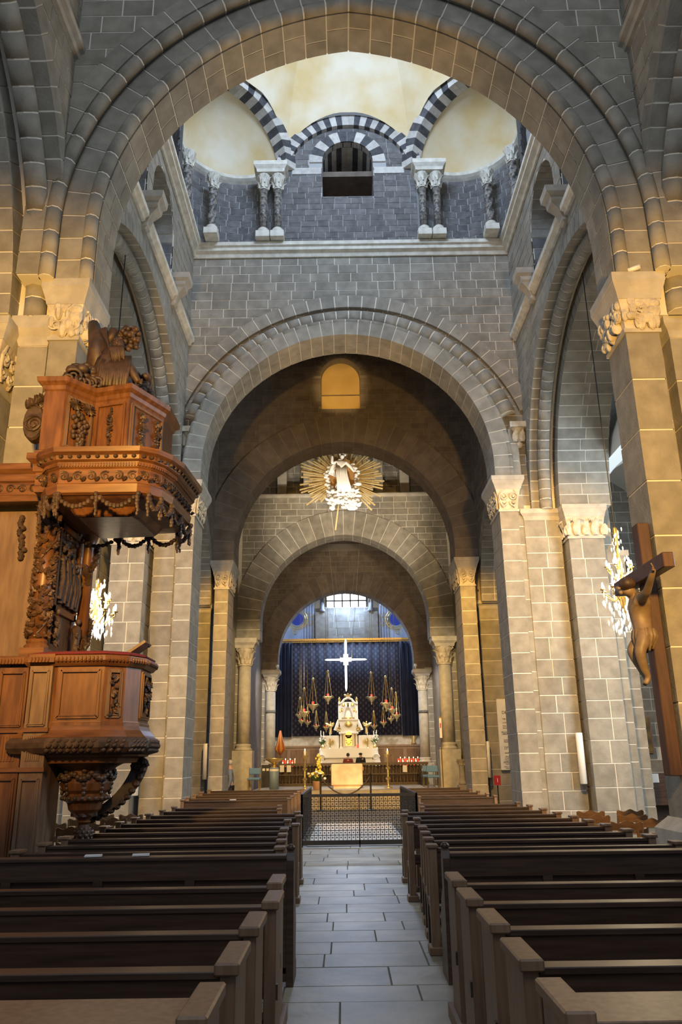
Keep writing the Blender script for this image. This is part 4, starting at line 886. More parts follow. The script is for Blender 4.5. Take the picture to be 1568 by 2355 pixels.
for k in range(20): b.ball((-3.95, rg.uniform(9.98, 10.62), rg.uniform(4.4, 4.7)), (.03, .07, .05), 6, 4)
b.build('relief_figures', 'oakcarve', rp)
for yy in (9.9, 10.68):                                    # caryatid terms and hanging vines
    b = MB(); b.tube([(-3.9, yy, 3.2), (-3.88, yy, 3.3), (-3.87, yy+.02, 3.42), (-3.88, yy, 3.52), (-3.88, yy, 3.56)], [.03, .05, .06, .065, .03], 8); b.ball((-3.86, yy, 3.61), (.04, .04, .05), 8, 6)
    for k in range(14): b.leaf((-3.88, yy+rg.uniform(-.05, .05), 3.55-.025*k), (1, rg.uniform(-1, 1), 0), (0, rg.uniform(-.5, .5), -1), .06, .09, .5, 4)
    b.build('caryatid', 'oakcarve', rp)
vc2 = MB().lathe([(.085, 3.05), (.085, 4.75), (.13, 4.9)], (-3.86, 10.86, 0), 14).build('vine_column', 'walnut', P, True); b = MB()
for i in range(60):
    t = i/59; q = -PI/2+t*9+rg.uniform(-.7, .7); d = Vector((math.cos(q), math.sin(q), 0)); b.leaf(Vector((-3.86, 10.86, 3.1+1.6*t))+d*.08, d, (Vector((-d.y, d.x, 0))*rg.uniform(-1, 1)+Zv*.6).normalized(), .07, .11, .5, 4)
b.build('vine_carving', 'oakcarve', vc2)
# book rest
b = MB().obox((-2.80, 9.95, 3.13), (.11, 0, .075), (0, .16, 0), (-.010, 0, .014)); o = b.build('book_rest', 'greywood', P); MB().tube([(-2.7, 10.05, 3.16), (-2.73, 10.08, 3.40)], .012, 6).build('microphone', 'iron', o)
# sounding board
cano = [(-3.66, 8.82), (-2.66, 8.82), (-2.50, 8.92), (-2.38, 9.10), (-2.30, 9.40), (-2.24, 10.3), (-2.5, 10.72), (-3.4, 10.80), (-4.02, 10.7), (-4.02, 9.2), (-3.86, 8.95)]
cb = ext(cano, [(-.10, 4.86), (-.06, 4.88), (-.04, 4.98), (-.06, 5.0), (-.06, 5.18), (-.03, 5.20), (-.02, 5.26), (.02, 5.28), (.03, 5.33), (.08, 5.36), (.09, 5.42), (.0, 5.45)], 'sounding_board', 'walnut_h', P)
ext(cano, [(-.5, 4.70), (-.46, 4.72), (-.40, 4.80), (-.2, 4.84), (-.1, 4.87)], 'soffit', 'walnut', cb)
b = MB(); dn = MB(); mo = MB(); ga = MB(); rg = random.Random(9)
for i in range(len(cano)):
    a, c = Vector((*cano[i], 0)), Vector((*cano[(i+1) % len(cano)], 0)); d = c-a; L = d.length; u = d/L; n = Vector((u.y, -u.x, 0))
    k = max(1, round(L/.035))
    for j in range(k): dn.obox(a+d*(j+.5)/k-n*.03+Zv*5.225, u*L/k*.28, n*.022, Zv*.022)
    k = max(1, round(L/.115))
    for j in range(k): mo.ball(a+d*(j+.5)/k+n*.02+Zv*5.315, (.035, .05, .028), 6, 4, (u, n, Zv))
    k = max(1, round(L/.16)); 
    for j in range(k):
        p = a+d*(j+.5)/k-n*.055; b.spiral(p+Zv*5.09, u*(1 if j % 2 else -1), Zv, .062, 1.6, .014, 1, PI*.25); b.leaf(p+u*.05+Zv*5.03, n, (u+Zv*.6).normalized(), .045, .08, .4, 4)
    if L < .2: continue
    k = max(1, round(L/.5)); sw = L/k                                   # garlands with drops
    for j in range(k+1):
        p = a+d*j/k-n*.06
        for q in range(7): ga.ball(p+Zv*(4.86-.042*q)+Vector((rg.uniform(-.01, .01), 0, 0)), (.036-.003*q, .036-.003*q, .032), 6, 4)
        if j < k:
            for q in range(1, 11):
                t = q/11; p2 = p+u*sw*t+Zv*(4.86-.16*(1-(2*t-1)**2)); ga.ball(p2, (.036, .034, .03+.008*(q % 2)), 6, 4, (u, n, Zv))
b.build('acanthus_frieze', 'oakcarve', cb); dn.build('dentils', 'walnut_h', cb); mo.build('modillions', 'oakcarve', cb); ga.build('hanging_garlands', 'oakcarve', cb)
# entablature on the pier left of the board
for x0, x1, y_ in ((-4.02, -3.72, 9.1), (-5.0, -4.0, 9.45)):
    en = MB(); f = lambda e, z: [(x0-e, y_-e, z), (x1+e, y_-e, z), (x1+e, 10.0, z), (x0-e, 10.0, z)]
    en.loft([f(.0, 4.97), f(.02, 5.04), f(0, 5.06), f(0, 5.22), f(.03, 5.24), f(.04, 5.33), f(.1, 5.38), f(.1, 5.46)]); en = en.build('entablature', 'walnut_h', P); b = MB()
    for k in range(max(1, int((x1-x0)/.15))): b.spiral((x0+.08+.15*k, y_-.01, 5.14), ((1, 0, 0) if k % 2 else (-1, 0, 0)), Zv, .06, 1.6, .014)
    for k in range(int((x1-x0)/.035)): b.box((x0+.035*k, y_-.03, 5.24), (x0+.02+.035*k, y_, 5.28))
    b.build('acanthus_frieze', 'oakcarve', en)
# attic above the board
att = [(-4.0, 9.05), (-3.74, 9.05), (-3.46, 9.42), (-2.97, 9.28), (-2.66, 9.95), (-2.66, 10.5), (-4.0, 10.5)]
ab = ext(att, [(.03, 5.42), (.03, 5.50), (0, 5.52), (0, 6.33), (.02, 6.35), (.03, 6.40), (.08, 6.44), (.09, 6.50), (.0, 6.52)], 'attic', 'walnut', P)
for i, mm in ((1, 'greywood'), (2, 'walnut'), (3, 'greywood')):
    o, u, n, L = framed(ab, att[i], att[i+1], 5.52, 6.32, .05, mm, wd=.025); b = MB(); cc = (Vector((*att[i], 0))+Vector((*att[i+1], 0)))/2
    if i == 1:
        rg = random.Random(3)
        for k in range(38):
            t = k/37; p = cc+Zv*(6.08-.5*t)+u*rg.uniform(-.11, .11)*math.sin(PI*(.25+.72*t))+n*.035; b.ball(p, (.035, .04, .035), 7, 5, (u, n, Zv))
        for q in (-1, 1):
            for k in range(12): a_ = 2*PI*k/12; b.leaf(cc+Zv*6.17+u*q*.1+n*.03, (n+u*math.cos(a_)*.3).normalized(), (u*math.cos(a_)+Zv*math.sin(a_)).normalized(), .03, .09, .3, 4)
    else:
        cs = [cc] if i == 2 else [cc-u*.12, cc+u*.2]
        for c3 in cs: festoon(b, c3+Zv*6.22, u, n, .6, .06, i, .024)
    b.build('fruit_carving', 'oakcarve', ab)
b = MB(); c = at(80, 970, 9.3)
lo = [[c+Vector((.14*math.cos(q)*r, y_, .26*math.sin(q)*r-.02)) for q in [2*PI*j/16 for j in range(16)]] for r, y_ in ((.9, -.06), (1, -.03), (1, .1), (.9, .13))]
b.loft(lo); b.spiral(c+Vector((.02, -.08, -.06)), (1, 0, 0), Zv, .13, 2.2, .022); b.spiral(c+Vector((.08, -.06, .22)), (1, 0, 0), Zv, .07, 1.5, .02)
for k in range(12): b.leaf(c+Vector((-.08+.02*k, -.05, .16+.01*k)), (0, -1, 0), (random.uniform(-1, .4), 0, 1), .07, .13, .5)
b.build('side_volute', 'oakcarve', ab)
# clouds and bearded figure on top
b = MB(); rg = random.Random(8)
for k in range(110):
    t = k/109; up_ = rg.random()**1.5*(26+26*math.sin(PI*(.2+.6*t))); p = at(150+190*t, 884+22*t-up_, 9.2+.8*t+rg.uniform(-.05, .3)); b.ball(p, (rg.uniform(.05, .10), rg.uniform(.05, .1), rg.uniform(.04, .07)), 8, 6)
for k in range(14): p = at(158+13*k, 868+3.2*k+rg.uniform(-12, 10), 9.10+.06*k); b.spiral(p, (1, .3, 0), Zv, rg.uniform(.07, .12), 1.6, .03, rg.choice((1, -1)), rg.random()*6)
cl = b.build('carved_clouds', 'oakcarve', P, True); cl['kind'] = 'stuff'
b = MB(); Y_ = 9.75; hd = at(272, 795, Y_-.12)
b.tube([at(258, 890, Y_), at(256, 862, Y_), at(258, 835, Y_), at(262, 812, Y_), at(268, 803, Y_)], [.30, .27, .22, .15, .07], 12)
b.ball(hd, (.085, .10, .115), 12, 8); b.ball(hd+Vector((.01, -.10, -.015)), (.02, .035, .035), 6, 4)
for q in (-1, 1): b.ball(hd+Vector((q*.032, -.09, .02)), (.016, .01, .01), 6, 4); b.tube([hd+Vector((q*.055, -.085, .05)), hd+Vector((q*.02, -.1, .045))], .01, 5)
for k in range(26): x_ = rg.uniform(-.07, .07); b.tube([hd+Vector((x_, -.075, -.055)), hd+Vector((x_*1.3+.02, -.11, -.13)), hd+Vector((x_*1.1+.05, -.11, -.22-rg.uniform(0, .09)))], [.024, .022, .008], 5)
for k in range(90): a = rg.random()*6.28; r_ = rg.random()**.5; b.ball(at(298+24*r_*math.cos(a), 778+27*r_*math.sin(a), Y_+.06+rg.uniform(-.08, .08)), (.045, .045, .04), 6, 4)
for pts_, rr in (([(280, 830), (302, 852), (318, 878)], [.085, .07, .04]), ([(240, 828), (228, 860), (258, 870)], [.085, .07, .04])):
    b.tube([at(px, py, Y_-.12-.07*k) for k, (px, py) in enumerate(pts_)], rr, 8)
    hnd = at(*pts_[2], Y_-.26)
    for k in range(4): b.tube([hnd, hnd+Vector((.03+.01*k, -.03, -.03+.018*k)), hnd+Vector((.06, -.03, -.05+.02*k))], .012, 5)
for k in range(16): x_ = 232+4.2*k; b.tube([at(x_+5, 820, Y_-.17), at(x_, 850, Y_-.27), at(x_-5+rg.uniform(-4, 4), 888, Y_-.33)], [.02, .03, .035], 5)
b.tube([at(222, 765, Y_), at(240, 860, Y_-.2)], .016, 6)
b.obox(at(230, 790, Y_+.05), (.12, 0, .04), (0, .05, 0), (-.04, 0, .2)); b.obox(at(256, 772, Y_+.12), (.05, 0, .1), (0, .04, 0), (-.05, 0, .025))
b.tube([at(215, 745, Y_+.1), at(226, 800, Y_), at(215, 860, Y_)], [.08, .14, .12], 8)
b.build('bearded_figure', 'oakcarve', cl, True)
# ================================================================== CRUCIFIX
M['crossw'] = mat('cross_oak', (.055, .025, .016), .5, c2=(.095, .043, .026), scale=2, stretch=(8, 8, 1)); M['corpus'] = mat('painted_corpus', (.16, .105, .055), .5, c2=(.28, .19, .105), scale=5)
c = thing('crucifix', 'large wooden crucifix with carved Christ figure on the right pier', 'crucifix', (3.9, 10.25, 1.5))
bev(MB().box((3.84, 10.16, 1.5), (4.0, 10.38, 4.78)).build('upright_beam', 'crossw', c), .01); bev(MB().box((3.72, 9.2, 3.93), (3.86, 11.0, 4.12)).build('cross_beam', 'crossw', c), .01)
def skin(name, V, E, Rr, m, parent, lv=2):
    o = ORG[parent]; me = bpy.data.meshes.new(name); me.from_pydata([tuple(Vector(v)-o) for v in V], E, []); ob = bpy.data.objects.new(name, me); col.objects.link(ob); ob.parent = parent; me.materials.append(M[m] if isinstance(m, str) else m)
    sk = ob.modifiers.new('skin', 'SKIN'); sk.use_smooth_shade = True
    for i, r in enumerate(Rr): me.skin_vertices[0].data[i].radius = r if isinstance(r, tuple) else (r, r)
    me.skin_vertices[0].data[0].use_root = True
    sb = ob.modifiers.new('sub', 'SUBSURF'); sb.levels = lv; sb.render_levels = lv; ORG[ob] = o; return ob
q = lambda x, y, d: tuple(at(x, y, d))
V = [q(1482, 1462, 10.22), q(1476, 1430, 10.22), q(1470, 1400, 10.22), q(1466, 1378, 10.22), q(1458, 1368, 10.22), q(1448, 1360, 10.2), q(1436, 1350, 10.16),  # pelvis..head
     q(1474, 1375, 10.05), q(1487, 1362, 9.72), q(1499, 1322, 9.42), q(1504, 1308, 9.34),                                       # near arm
     q(1470, 1374, 10.4), (3.70, 10.6, 3.92), (3.70, 10.85, 4.02),                                                     # far arm
     q(1480, 1468, 10.12), q(1471, 1500, 10.1), q(1480, 1535, 10.14), q(1491, 1558, 10.18), q(1484, 1575, 10.18),            # near leg
     q(1476, 1468, 10.32), q(1450, 1496, 10.32), q(1474, 1535, 10.30), q(1487, 1562, 10.26), q(1480, 1577, 10.26)]
E = [(0, 1), (1, 2), (2, 3), (3, 4), (4, 5), (5, 6), (3, 7), (7, 8), (8, 9), (9, 10), (3, 11), (11, 12), (12, 13), (0, 14), (14, 15), (15, 16), (16, 17), (17, 18), (0, 19), (19, 20), (20, 21), (21, 22), (22, 23)]
Rr = [(.135, .15), (.115, .135), (.135, .17), (.115, .16), (.06, .06), (.09, .09), (.105, .10), (.075, .075), (.056, .056), (.04, .04), (.028, .028), (.07, .07), (.05, .05), (.035, .035), (.10, .10), (.076, .076), (.06, .06), (.04, .04), (.034, .034), (.10, .10), (.076, .076), (.06, .06), (.04, .04), (.034, .034)]
bod = skin('carved_body', V, E, Rr, 'corpus', c)
b = MB(); hd = Vector(V[6])
b.ball(hd+Vector((.035, .0, .04)), (.115, .12, .095), 10, 7); b.build('hair', 'oakcarve', c, True)
b = MB(); b.ball(hd+Vector((-.085, -.02, -.02)), (.03, .015, .02), 6, 4); b.ball(hd+Vector((-.06, 0, -.075)), (.03, .035, .03), 6, 5); b.build('face', 'corpus', c, True)
b = MB(); w0 = Vector(V[0])
for k in range(14): a = 2*PI*k/14; b.tube([w0+Vector((.125*math.cos(a), .14*math.sin(a), .08)), w0+Vector((.135*math.cos(a), .15*math.sin(a), -.02)), w0+Vector((.10*math.cos(a)-.03, .115*math.sin(a), -.15-.03*(k % 3)))], [.03, .035, .02], 6)
b.build('loincloth', 'corpus', c, True)
hn = Vector(V[10]); b = MB()
for k in range(5): b.tube([hn, hn+Vector((-.02, -.05+.008*k, .015*(k-2))), hn+Vector((-.05, -.085+.02*abs(k-2), .02*(k-2)+.02))], [.012, .010, .008], 5)
b.build('fingers', 'corpus', c, True)
# ================================================================== CHANDELIERS
M['crystal'] = mat('crystal', (.95, .95, .95), .08, 0, emit=(1, .93, .8), estr=.5); M['bulb'] = mat('lit_bulb', (1, .9, .7), .5, emit=(1, .80, .50), estr=55); M['brass'] = mat('brass', (.55, .36, .10), .3, .9)
def chandelier(label, x, y, z0, z1, sc_=1, power=60):
    c = thing('chandelier', label, 'chandelier', (x, y, z1)); h = z1-z0; rg = random.Random(int(x*10))
    MB().tube([(x, y, z1), (x, y, 12.75 if x < 0 else 12.45)], .012, 5).build('chain', 'iron', c)
    MB().lathe([(.02, z1), (.05, z1-.05), (.03, z1-h*.25), (.07, z1-h*.35), (.03, z1-h*.5), (.09, z1-h*.66), (.05, z1-h*.75), (.01, z1-h*.8)], (x, y, 0), 12).build('stem', 'brass', c, True)
    b = MB(); cr = MB(); bl = MB()
    for n, r, z in ((8, .34*sc_, z0+h*.42), (6, .22*sc_, z0+h*.62)):
        for k in range(n):
            q_ = 2*PI*k/n; d = Vector((math.cos(q_), math.sin(q_), 0)); o = Vector((x, y, z))
            b.tube([o-Vector((0, 0, .12)), o+d*r*.5-Vector((0, 0, .2)), o+d*r-Vector((0, 0, .06)), o+d*r], .012, 5); b.lathe([(.01, 0), (.05, .01), (.055, .03), (.02, .03)], o+d*r, 8)
            MB().lathe([(.012, .03), (.018, .06), (.022, .10), (.012, .15), (.002, .17)], o+d*r, 8).build('bulb', 'bulb', c, True)
            for m_ in range(4):
                p = o+d*r*rg.uniform(.5, 1.05)-Vector((0, 0, .1+.1*m_)); cr.lathe([(.003, .05), (.018, .02), (.014, -.02), (.003, -.06)], p+Vector((rg.uniform(-.05, .05), rg.uniform(-.05, .05), 0)), 5)
    for k in range(70):
        t = rg.random(); r = (.30*(1-t)+.04)*sc_; q_ = rg.random()*6.28; cr.lathe([(.003, .05), (.02, .02), (.016, -.02), (.003, -.07)], (x+r*math.cos(q_), y+r*math.sin(q_), z0+.06+h*.38*(1-t)*0+h*.36*rg.random()*(1-.4*t)), 5)
    for k in range(50): t = rg.random(); cr.lathe([(.003, .04), (.016, .015), (.012, -.02), (.003, -.05)], (x+rg.gauss(0, .08), y+rg.gauss(0, .08), z1-h*.5*t), 5)
    b.build('arms', 'brass', c, True); cr.build('crystal_drops', 'crystal', c)['kind'] = 'stuff'
    light('chandelier_light', 'POINT', (x, y, z0+h*.55), (x, y, 0), power, (1, .78, .5), .25)
p = at(220, 1400, 14.5); chandelier('lit crystal chandelier hanging behind the pulpit in the left aisle', p.x, p.y, at(220, 1470, 14.5).z, at(220, 1330, 14.5).z, 1.1, 170)
p = at(1436, 1400, 15.5); chandelier('lit crystal chandelier hanging beside the crucifix in the right aisle', p.x, p.y, at(1430, 1468, 15.5).z, at(1440, 1212, 15.5).z, 1.15, 170)
# ================================================================== SMALL THINGS ON THE PIERS
M['tube'] = mat('white_enamel', (.78, .76, .70), .4)
for x, y, z0, z1, l in ((4.51, 26.85, 1.12, 2.26, 'right pier beside the marble plaque'), (5.55, 19.88, 1.11, 2.30, 'right crossing pier'), (-4.77, 26.85, 1.18, 2.31, 'far left pier near the standing man'), (-5.15, 19.5, 1.0, 2.30, 'left crossing pier below the pulpit')):
    t = thing('wall_lamp', 'tall white tubular wall lamp on the '+l, 'wall lamp', (x, y, z0), 'white tubular wall lamps'); MB().lathe([(.07, z0), (.085, z0+.01), (.085, z1-.01), (.07, z1)], (x, y-.1, 0), 14).build('tube', 'tube', t, True); MB().box((x-.03, y-.1, (z0+z1)/2-.12), (x+.05, y+.12, (z0+z1)/2+.12)).build('bracket', 'brass', t)
# marble plaque with inscription
def text(body, loc, size, m, parent, rot=(PI/2, 0, 0), align='LEFT', name='inscription'):
    cu = bpy.data.curves.new(name, 'FONT'); cu.body = body; cu.size = size; cu.align_x = align; cu.extrude = .001
    o = bpy.data.objects.new(name, cu); col.objects.link(o); me = bpy.data.meshes.new_from_object(o); bpy.data.objects.remove(o); o = bpy.data.objects.new(name, me); col.objects.link(o); o.parent = parent; o.location = Vector(loc)-ORG.get(parent, Vector()); o.rotation_euler = rot; me.materials.append(M[m] if isinstance(m, str) else m); return o
M['marble'] = mat('white_marble', (.74, .73, .70), .35, c2=(.62, .62, .60), scale=3); M['ink'] = mat('black_lettering', (.02, .02, .02), .7)
pq = thing('marble_plaque', 'white marble plaque with black Latin inscription on the right pier', 'plaque', (5.2, 26.9, 1.35)); bev(MB().box((4.95, 26.86, 1.34), (5.75, 26.94, 3.62)).build('slab', 'marble', pq), .01)
for tx, z, sz in (('DEO', 3.14, .12), ('TIB', 2.94, .07), ('LUDO', 2.83, .06), ('REG', 2.72, .06), ('PAVEN', 2.65, .06), ('RELIGIO', 2.52, .065), ('LIBERA', 2.46, .06), ('ANNO', 2.27, .06), ('PRÆS', 2.21, .06), ('CUIUS', 2.05, .06), ('S. P.', 1.99, .06), ('NOB', 1.86, .06), ('VENE', 1.75, .06), ('CUM', 1.69, .06), ('CUM D', 1.63, .06), ('SEMPER', 1.57, .06), ('MARIA', 1.51, .06), ('HOC OPUS', 1.43, .055), ('MONUM', 1.38, .05)):
    text(tx, (5.04+(.0 if len(tx) > 5 else .06), 26.855, z), sz*1.1, 'ink', pq)
# fire box, painting, holy-water column, banner
t = thing('fire_box', 'small red fire box on a thin dark post by the right pier', 'fire box', (4.63, 26, 0)); MB().tube([(4.63, 26, 0), (4.63, 26, .92)], .02, 6).build('post', 'iron', t); MB().box((4.53, 25.95, .91), (4.73, 26.05, 1.2)).build('box', mat('red_enamel', (.42, .03, .03), .4), t); MB().box((4.622, 25.945, 1.0), (4.638, 25.95, 1.12)).build('mark', 'paper', t)
t = thing('painting', 'dark framed painting on the right aisle wall', 'painting', (8.9, 27.5, 1.7)); pa, pb = at(1476, 1648, 27.4), at(1507, 1732, 27.4)
MB().box((pa.x, 27.45, pb.z), (pb.x, 27.58, pa.z)).build('frame', 'pew_end', t); MB().box((pa.x+.06, 27.43, pb.z+.06), (pb.x-.06, 27.46, pa.z-.06)).build('canvas', mat('dark_canvas', (.03, .022, .015), .5, c2=(.25, .16, .03), scale=2.4), t)
t = thing('holy_water_column', 'small grey stone column with carved capital beside the right choir plinth', 'column', (4.25, 31, 0)); MB().box((4.05, 30.8, 0), (4.45, 31.2, .78), .02).build('base', 'trimstone', t); MB().lathe([(.14, .78), (.15, .85), (.11, .9), (.11, 1.42), (.13, 1.45)], (4.25, 31, 0), 14).build('shaft', 'trimstone', t, True)
b = MB().lathe([(.11, 1.45), (.13, 1.55), (.19, 1.7)], (4.25, 31, 0), 12)
for i in range(8): a = 2*PI*i/8; d = Vector((math.cos(a), math.sin(a), 0)); b.leaf(Vector((4.25, 31, 1.47))+d*.11, d, Zv, .1, .22, .6)
b.build('capital', 'carved', t)
# ================================================================== SANCTUARY
M['gold'] = gold; M['whitestone'] = mat('altar_marble', (.66, .65, .62), .35, c2=(.78, .77, .73), scale=4); M['black'] = mat('black_paint', (.012, .012, .013), .5)
M['redglass'] = mat('lit_red_glass', (.6, .03, .02), .3, emit=(1, .06, .02), estr=.9); M['wax'] = mat('wax', (.85, .82, .72), .5); M['flame'] = mat('flame', (1, .7, .3), .5, emit=(1, .62, .25), estr=14)
M['leafg'] = mat('leaf_green', (.07, .16, .03), .6, rnd=.3); M['petal_y'] = mat('yellow_petal', (.75, .58, .08), .6); M['petal_w'] = mat('white_petal', (.8, .8, .76), .6); M['skin_'] = mat('skin', (.48, .28, .20), .6)
def pattern_cloth():
    m = mat('brocade', (.012, .010, .020), .75); nt = m.node_tree; N = nt.nodes; L = nt.links; b = N['Principled BSDF']
    tc = N.new('ShaderNodeTexCoord'); sp = N.new('ShaderNodeSeparateXYZ'); L.new(tc.outputs['Object'], sp.inputs[0])
    def ma(op, a, c=None):
        n = N.new('ShaderNodeMath'); n.operation = op
        for i, q in enumerate((a, c)):
            if q is None: continue
            if isinstance(q, (int, float)): n.inputs[i].default_value = q
            else: L.new(q, n.inputs[i])
        return n.outputs[0]
    def lat(o):
        u = ma('ABSOLUTE', ma('SUBTRACT', ma('FRACT', ma('ADD', ma('MULTIPLY', sp.outputs[0], 3.2), o)), .5)); v = ma('ABSOLUTE', ma('SUBTRACT', ma('FRACT', ma('ADD', ma('MULTIPLY', sp.outputs[2], 3.2), o)), .5))
        return ma('MAXIMUM', ma('MULTIPLY', ma('LESS_THAN', u, .085), ma('LESS_THAN', v, .27)), ma('MULTIPLY', ma('LESS_THAN', v, .085), ma('LESS_THAN', u, .20)))
    f = ma('MAXIMUM', lat(0), lat(.5)); mx = N.new('ShaderNodeMix'); mx.data_type = 'RGBA'; mx.inputs[6].default_value = (.012, .010, .020, 1); mx.inputs[7].default_value = (.075, .062, .09, 1); L.new(f, mx.inputs[0]); L.new(mx.outputs[2], b.inputs['Base Color']); return m
def cloth(name, x0, x1, y, z0, z1, m, label, amp=.03, per=.22):
    b = MB(); n = int((x1-x0)/.045); lo = []
    for i in range(n+1):
        x = x0+(x1-x0)*i/n; yy = y+amp*math.sin(x*2*PI/per)+amp*.4*math.sin(x*13.1); lo.append([(x, yy, z0), (x, yy, z1), (x, yy+.02, z1), (x, yy+.02, z0)])
    return tag(b.loft(lo).build(name, m, None, True), label, 'curtain')
xa, xb = at(672, 1580, 46).x, at(921, 1580, 46).x
cloth('altar_curtain', xa, xb, 46.05, 3.05, 8.35, pattern_cloth(), 'dark brocade curtain with a repeated cross pattern behind the high altar', .015, .5)
M['navy'] = mat('navy_velvet', (.008, .010, .024), .8, c2=(.014, .018, .045), scale=2)
cloth('altar_curtain', -4.55, xa-.02, 45.9, 3.0, 8.35, 'navy', 'plain navy curtain left of the patterned altar curtain', .06); cloth('altar_curtain', xb+.02, 4.55, 45.9, 3.0, 8.35, 'navy', 'plain navy curtain right of the patterned altar curtain', .06)
pw = thing('wood_panelling', 'brown wooden wall panelling along the apse below the curtain', 'panelling', (0, 46.2, .62)); MB().box((-4.5, 46.2, .62), (4.5, 46.33, 2.45)).build('board', 'pew_end', pw); MB().box((-4.5, 46.1, 2.42), (4.5, 46.34, 2.52)).build('rail', 'pew_end', pw)
for k in range(8): x = -4.35+1.1*k; MB().box((x, 46.14, .8), (x+.9, 46.2, 2.3)).build('panel', 'walnut', pw)
# high altar
ha = thing('high_altar', 'white and gold baroque high altar with tabernacle and canopied throne', 'altar', (0, 42.6, .62)); Y0 = 42.0
MB().box((-1.9, 41.4, .62), (1.9, 45.5, .8)).build('altar_step', 'trimstone', ha)
tb = MB().box((-1.2, Y0+.15, .8), (1.25, 43.2, 2.1)).build('table', 'whitestone', ha); bev(MB().box((-1.5, Y0, 2.16), (1.55, 43.2, 2.28)).build('mensa', 'whitestone', ha), .02)
b = MB()
for x in (-1.38, 1.43):
    b.tube([(x, Y0+.1, .8), (x*.96, Y0+.05, 1.1), (x*1.05, Y0+.02, 1.5), (x*1.0, Y0+.06, 1.9), (x, Y0+.1, 2.16)], [.14, .12, .2, .16, .12], 10); b.spiral((x, Y0-.1, 1.85), (1, 0, 0), Zv, .17, 1.7, .05)
b.build('scroll_leg', 'whitestone', tb)
b = MB(); b.box((-1.3, Y0-.02, 1.85), (1.35, Y0+.0, 2.28)); b.box((-1.3, Y0-.02, 2.28), (1.35, 43, 2.295))
for k in range(44): b.ball((-1.27+.06*k, Y0-.01, 1.85), (.03, .012, .04), 6, 4)
b.build('lace_cloth', 'wax', ha)
for s in (-1, 1):
    x = .04+s*.93; g_ = bev(MB().box((x-.42, Y0+.35, 2.28), (x+.42, 43.1, 2.95)).build('gradine', 'whitestone', ha), .02); b = MB(); c_ = Vector((x, Y0+.33, 2.62))
    for k in range(16): a = 2*PI*k/16; b.tube([c_, c_+Vector((math.cos(a)*.2, 0, math.sin(a)*.2))], [.03, .006], 5)
    b.ball(c_, .07, 8, 6); b.build('gold_star', 'gold', g_)
tab = MB().loft([[(.04-w_, Y0+.25-d, z), (.04+w_, Y0+.25-d, z), (.04+w_, 43.1, z), (.04-w_, 43.1, z)] for w_, d, z in ((.5, .1, 2.28), (.46, .06, 2.4), (.44, .05, 3.0), (.52, .12, 3.04), (.5, .1, 3.12), (.62, 0, 3.14), (.44, 0, 3.35), (.5, .02, 3.7), (.56, .05, 3.74))]).build('tabernacle', 'whitestone', ha)
b = MB(); b.box((-.13, Y0+.12, 2.42), (.21, Y0+.2, 2.96)); b.lathe([(.17, 0), (.17, .05)], (0, 0, 0), 16)
b.v[8:] = [Vector((p.x+.04, Y0+.17-p.z, p.y+2.96)) for p in b.v[8:]]
for k in range(10): a = 2*PI*k/10; b.ball((.04+.13*math.cos(a), Y0+.12, 2.7+.2*math.sin(a)), .035, 6, 4)
b.ball((.04, Y0+.18, 3.5), (.22, .08, .16), 10, 6)
for s in (-1, 1): b.lathe([(.05, 2.4), (.035, 2.5), (.035, 2.9), (.06, 3.0)], (.04+s*.33, Y0+.14, 0), 8); b.spiral((.04+s*.5, Y0+.15, 3.25), (s, 0, 0), Zv, .12, 1.5, .035)
b.build('gilding', 'gold', tab)
th = MB(); thg = MB()
for s in (-1, 1):
    for yy in (Y0+.3, Y0+.85): th.lathe([(.07, 3.74), (.05, 3.8), (.045, 4.45), (.075, 4.55)], (.03+s*.42, yy, 0), 10); thg.lathe([(.06, 4.5), (.08, 4.6), (.05, 4.72), (.07, 4.8), (.02, 4.92)], (.03+s*.45, yy, 0), 8); thg.ball((.03+s*.42, yy-.04, 4.15), .05, 6, 5)
    th.tube([(.03+s*.5, Y0+.25, 4.55), (.03+s*.34, Y0+.22, 4.6), (.03+s*.2, Y0+.2, 4.78), (.03, Y0+.18, 4.86)], [.05, .06, .06, .07], 8); th.tube([(.03+s*.66, Y0+.3, 3.2), (.03+s*.58, Y0+.28, 3.5), (.03+s*.5, Y0+.3, 3.74)], [.13, .09, .07], 8)
    thg.leaf((.03+s*.06, Y0+.2, 4.95), (0, -1, 0), (s, 0, .5), .12, .2, .5); thg.ball((.03+s*.24, Y0+.3, 4.5), (.09, .05, .09), 6, 5); thg.ball((.03+s*.32, Y0+.35, 4.25), (.06, .05, .12), 6, 5)
th.box((-.5, Y0+.95, 3.74), (.56, Y0+1.05, 4.7)); th.box((-.5, Y0+.2, 3.72), (.56, Y0+1.0, 3.78)); th.build('canopied_throne', 'whitestone', ha); thg.ball((.03, Y0+.2, 4.92), (.09, .07, .1), 8, 6); thg.lathe([(.04, 4.98), (.07, 5.04), (.02, 5.12)], (.03, Y0+.2, 0), 8); thg.build('throne_gilding', 'gold', ha)['kind'] = 'stuff'
st = thing('madonna_statue', 'small crowned madonna in a white conical cloak on the altar throne', 'statue', (.03, Y0+.5, 3.78)); b = MB().lathe([(.33, 3.80), (.30, 3.86), (.22, 4.1), (.11, 4.35), (.07, 4.42)], (.03, Y0+.5, 0), 18, 1, .7); b.build('cloak', 'wax', st, True); MB().ball((.03, Y0+.46, 4.47), (.05, .05, .06), 8, 6).build('head', 'oakcarve', st); MB().lathe([(.05, 4.51), (.065, 4.58), (.03, 4.62)], (.03, Y0+.48, 0), 10).build('crown', 'gold', st); MB().lathe([(.345, 3.79), (.345, 3.86), (.33, 3.86)], (.03, Y0+.5, 0), 18, 1, .72).build('hem', 'gold', st)
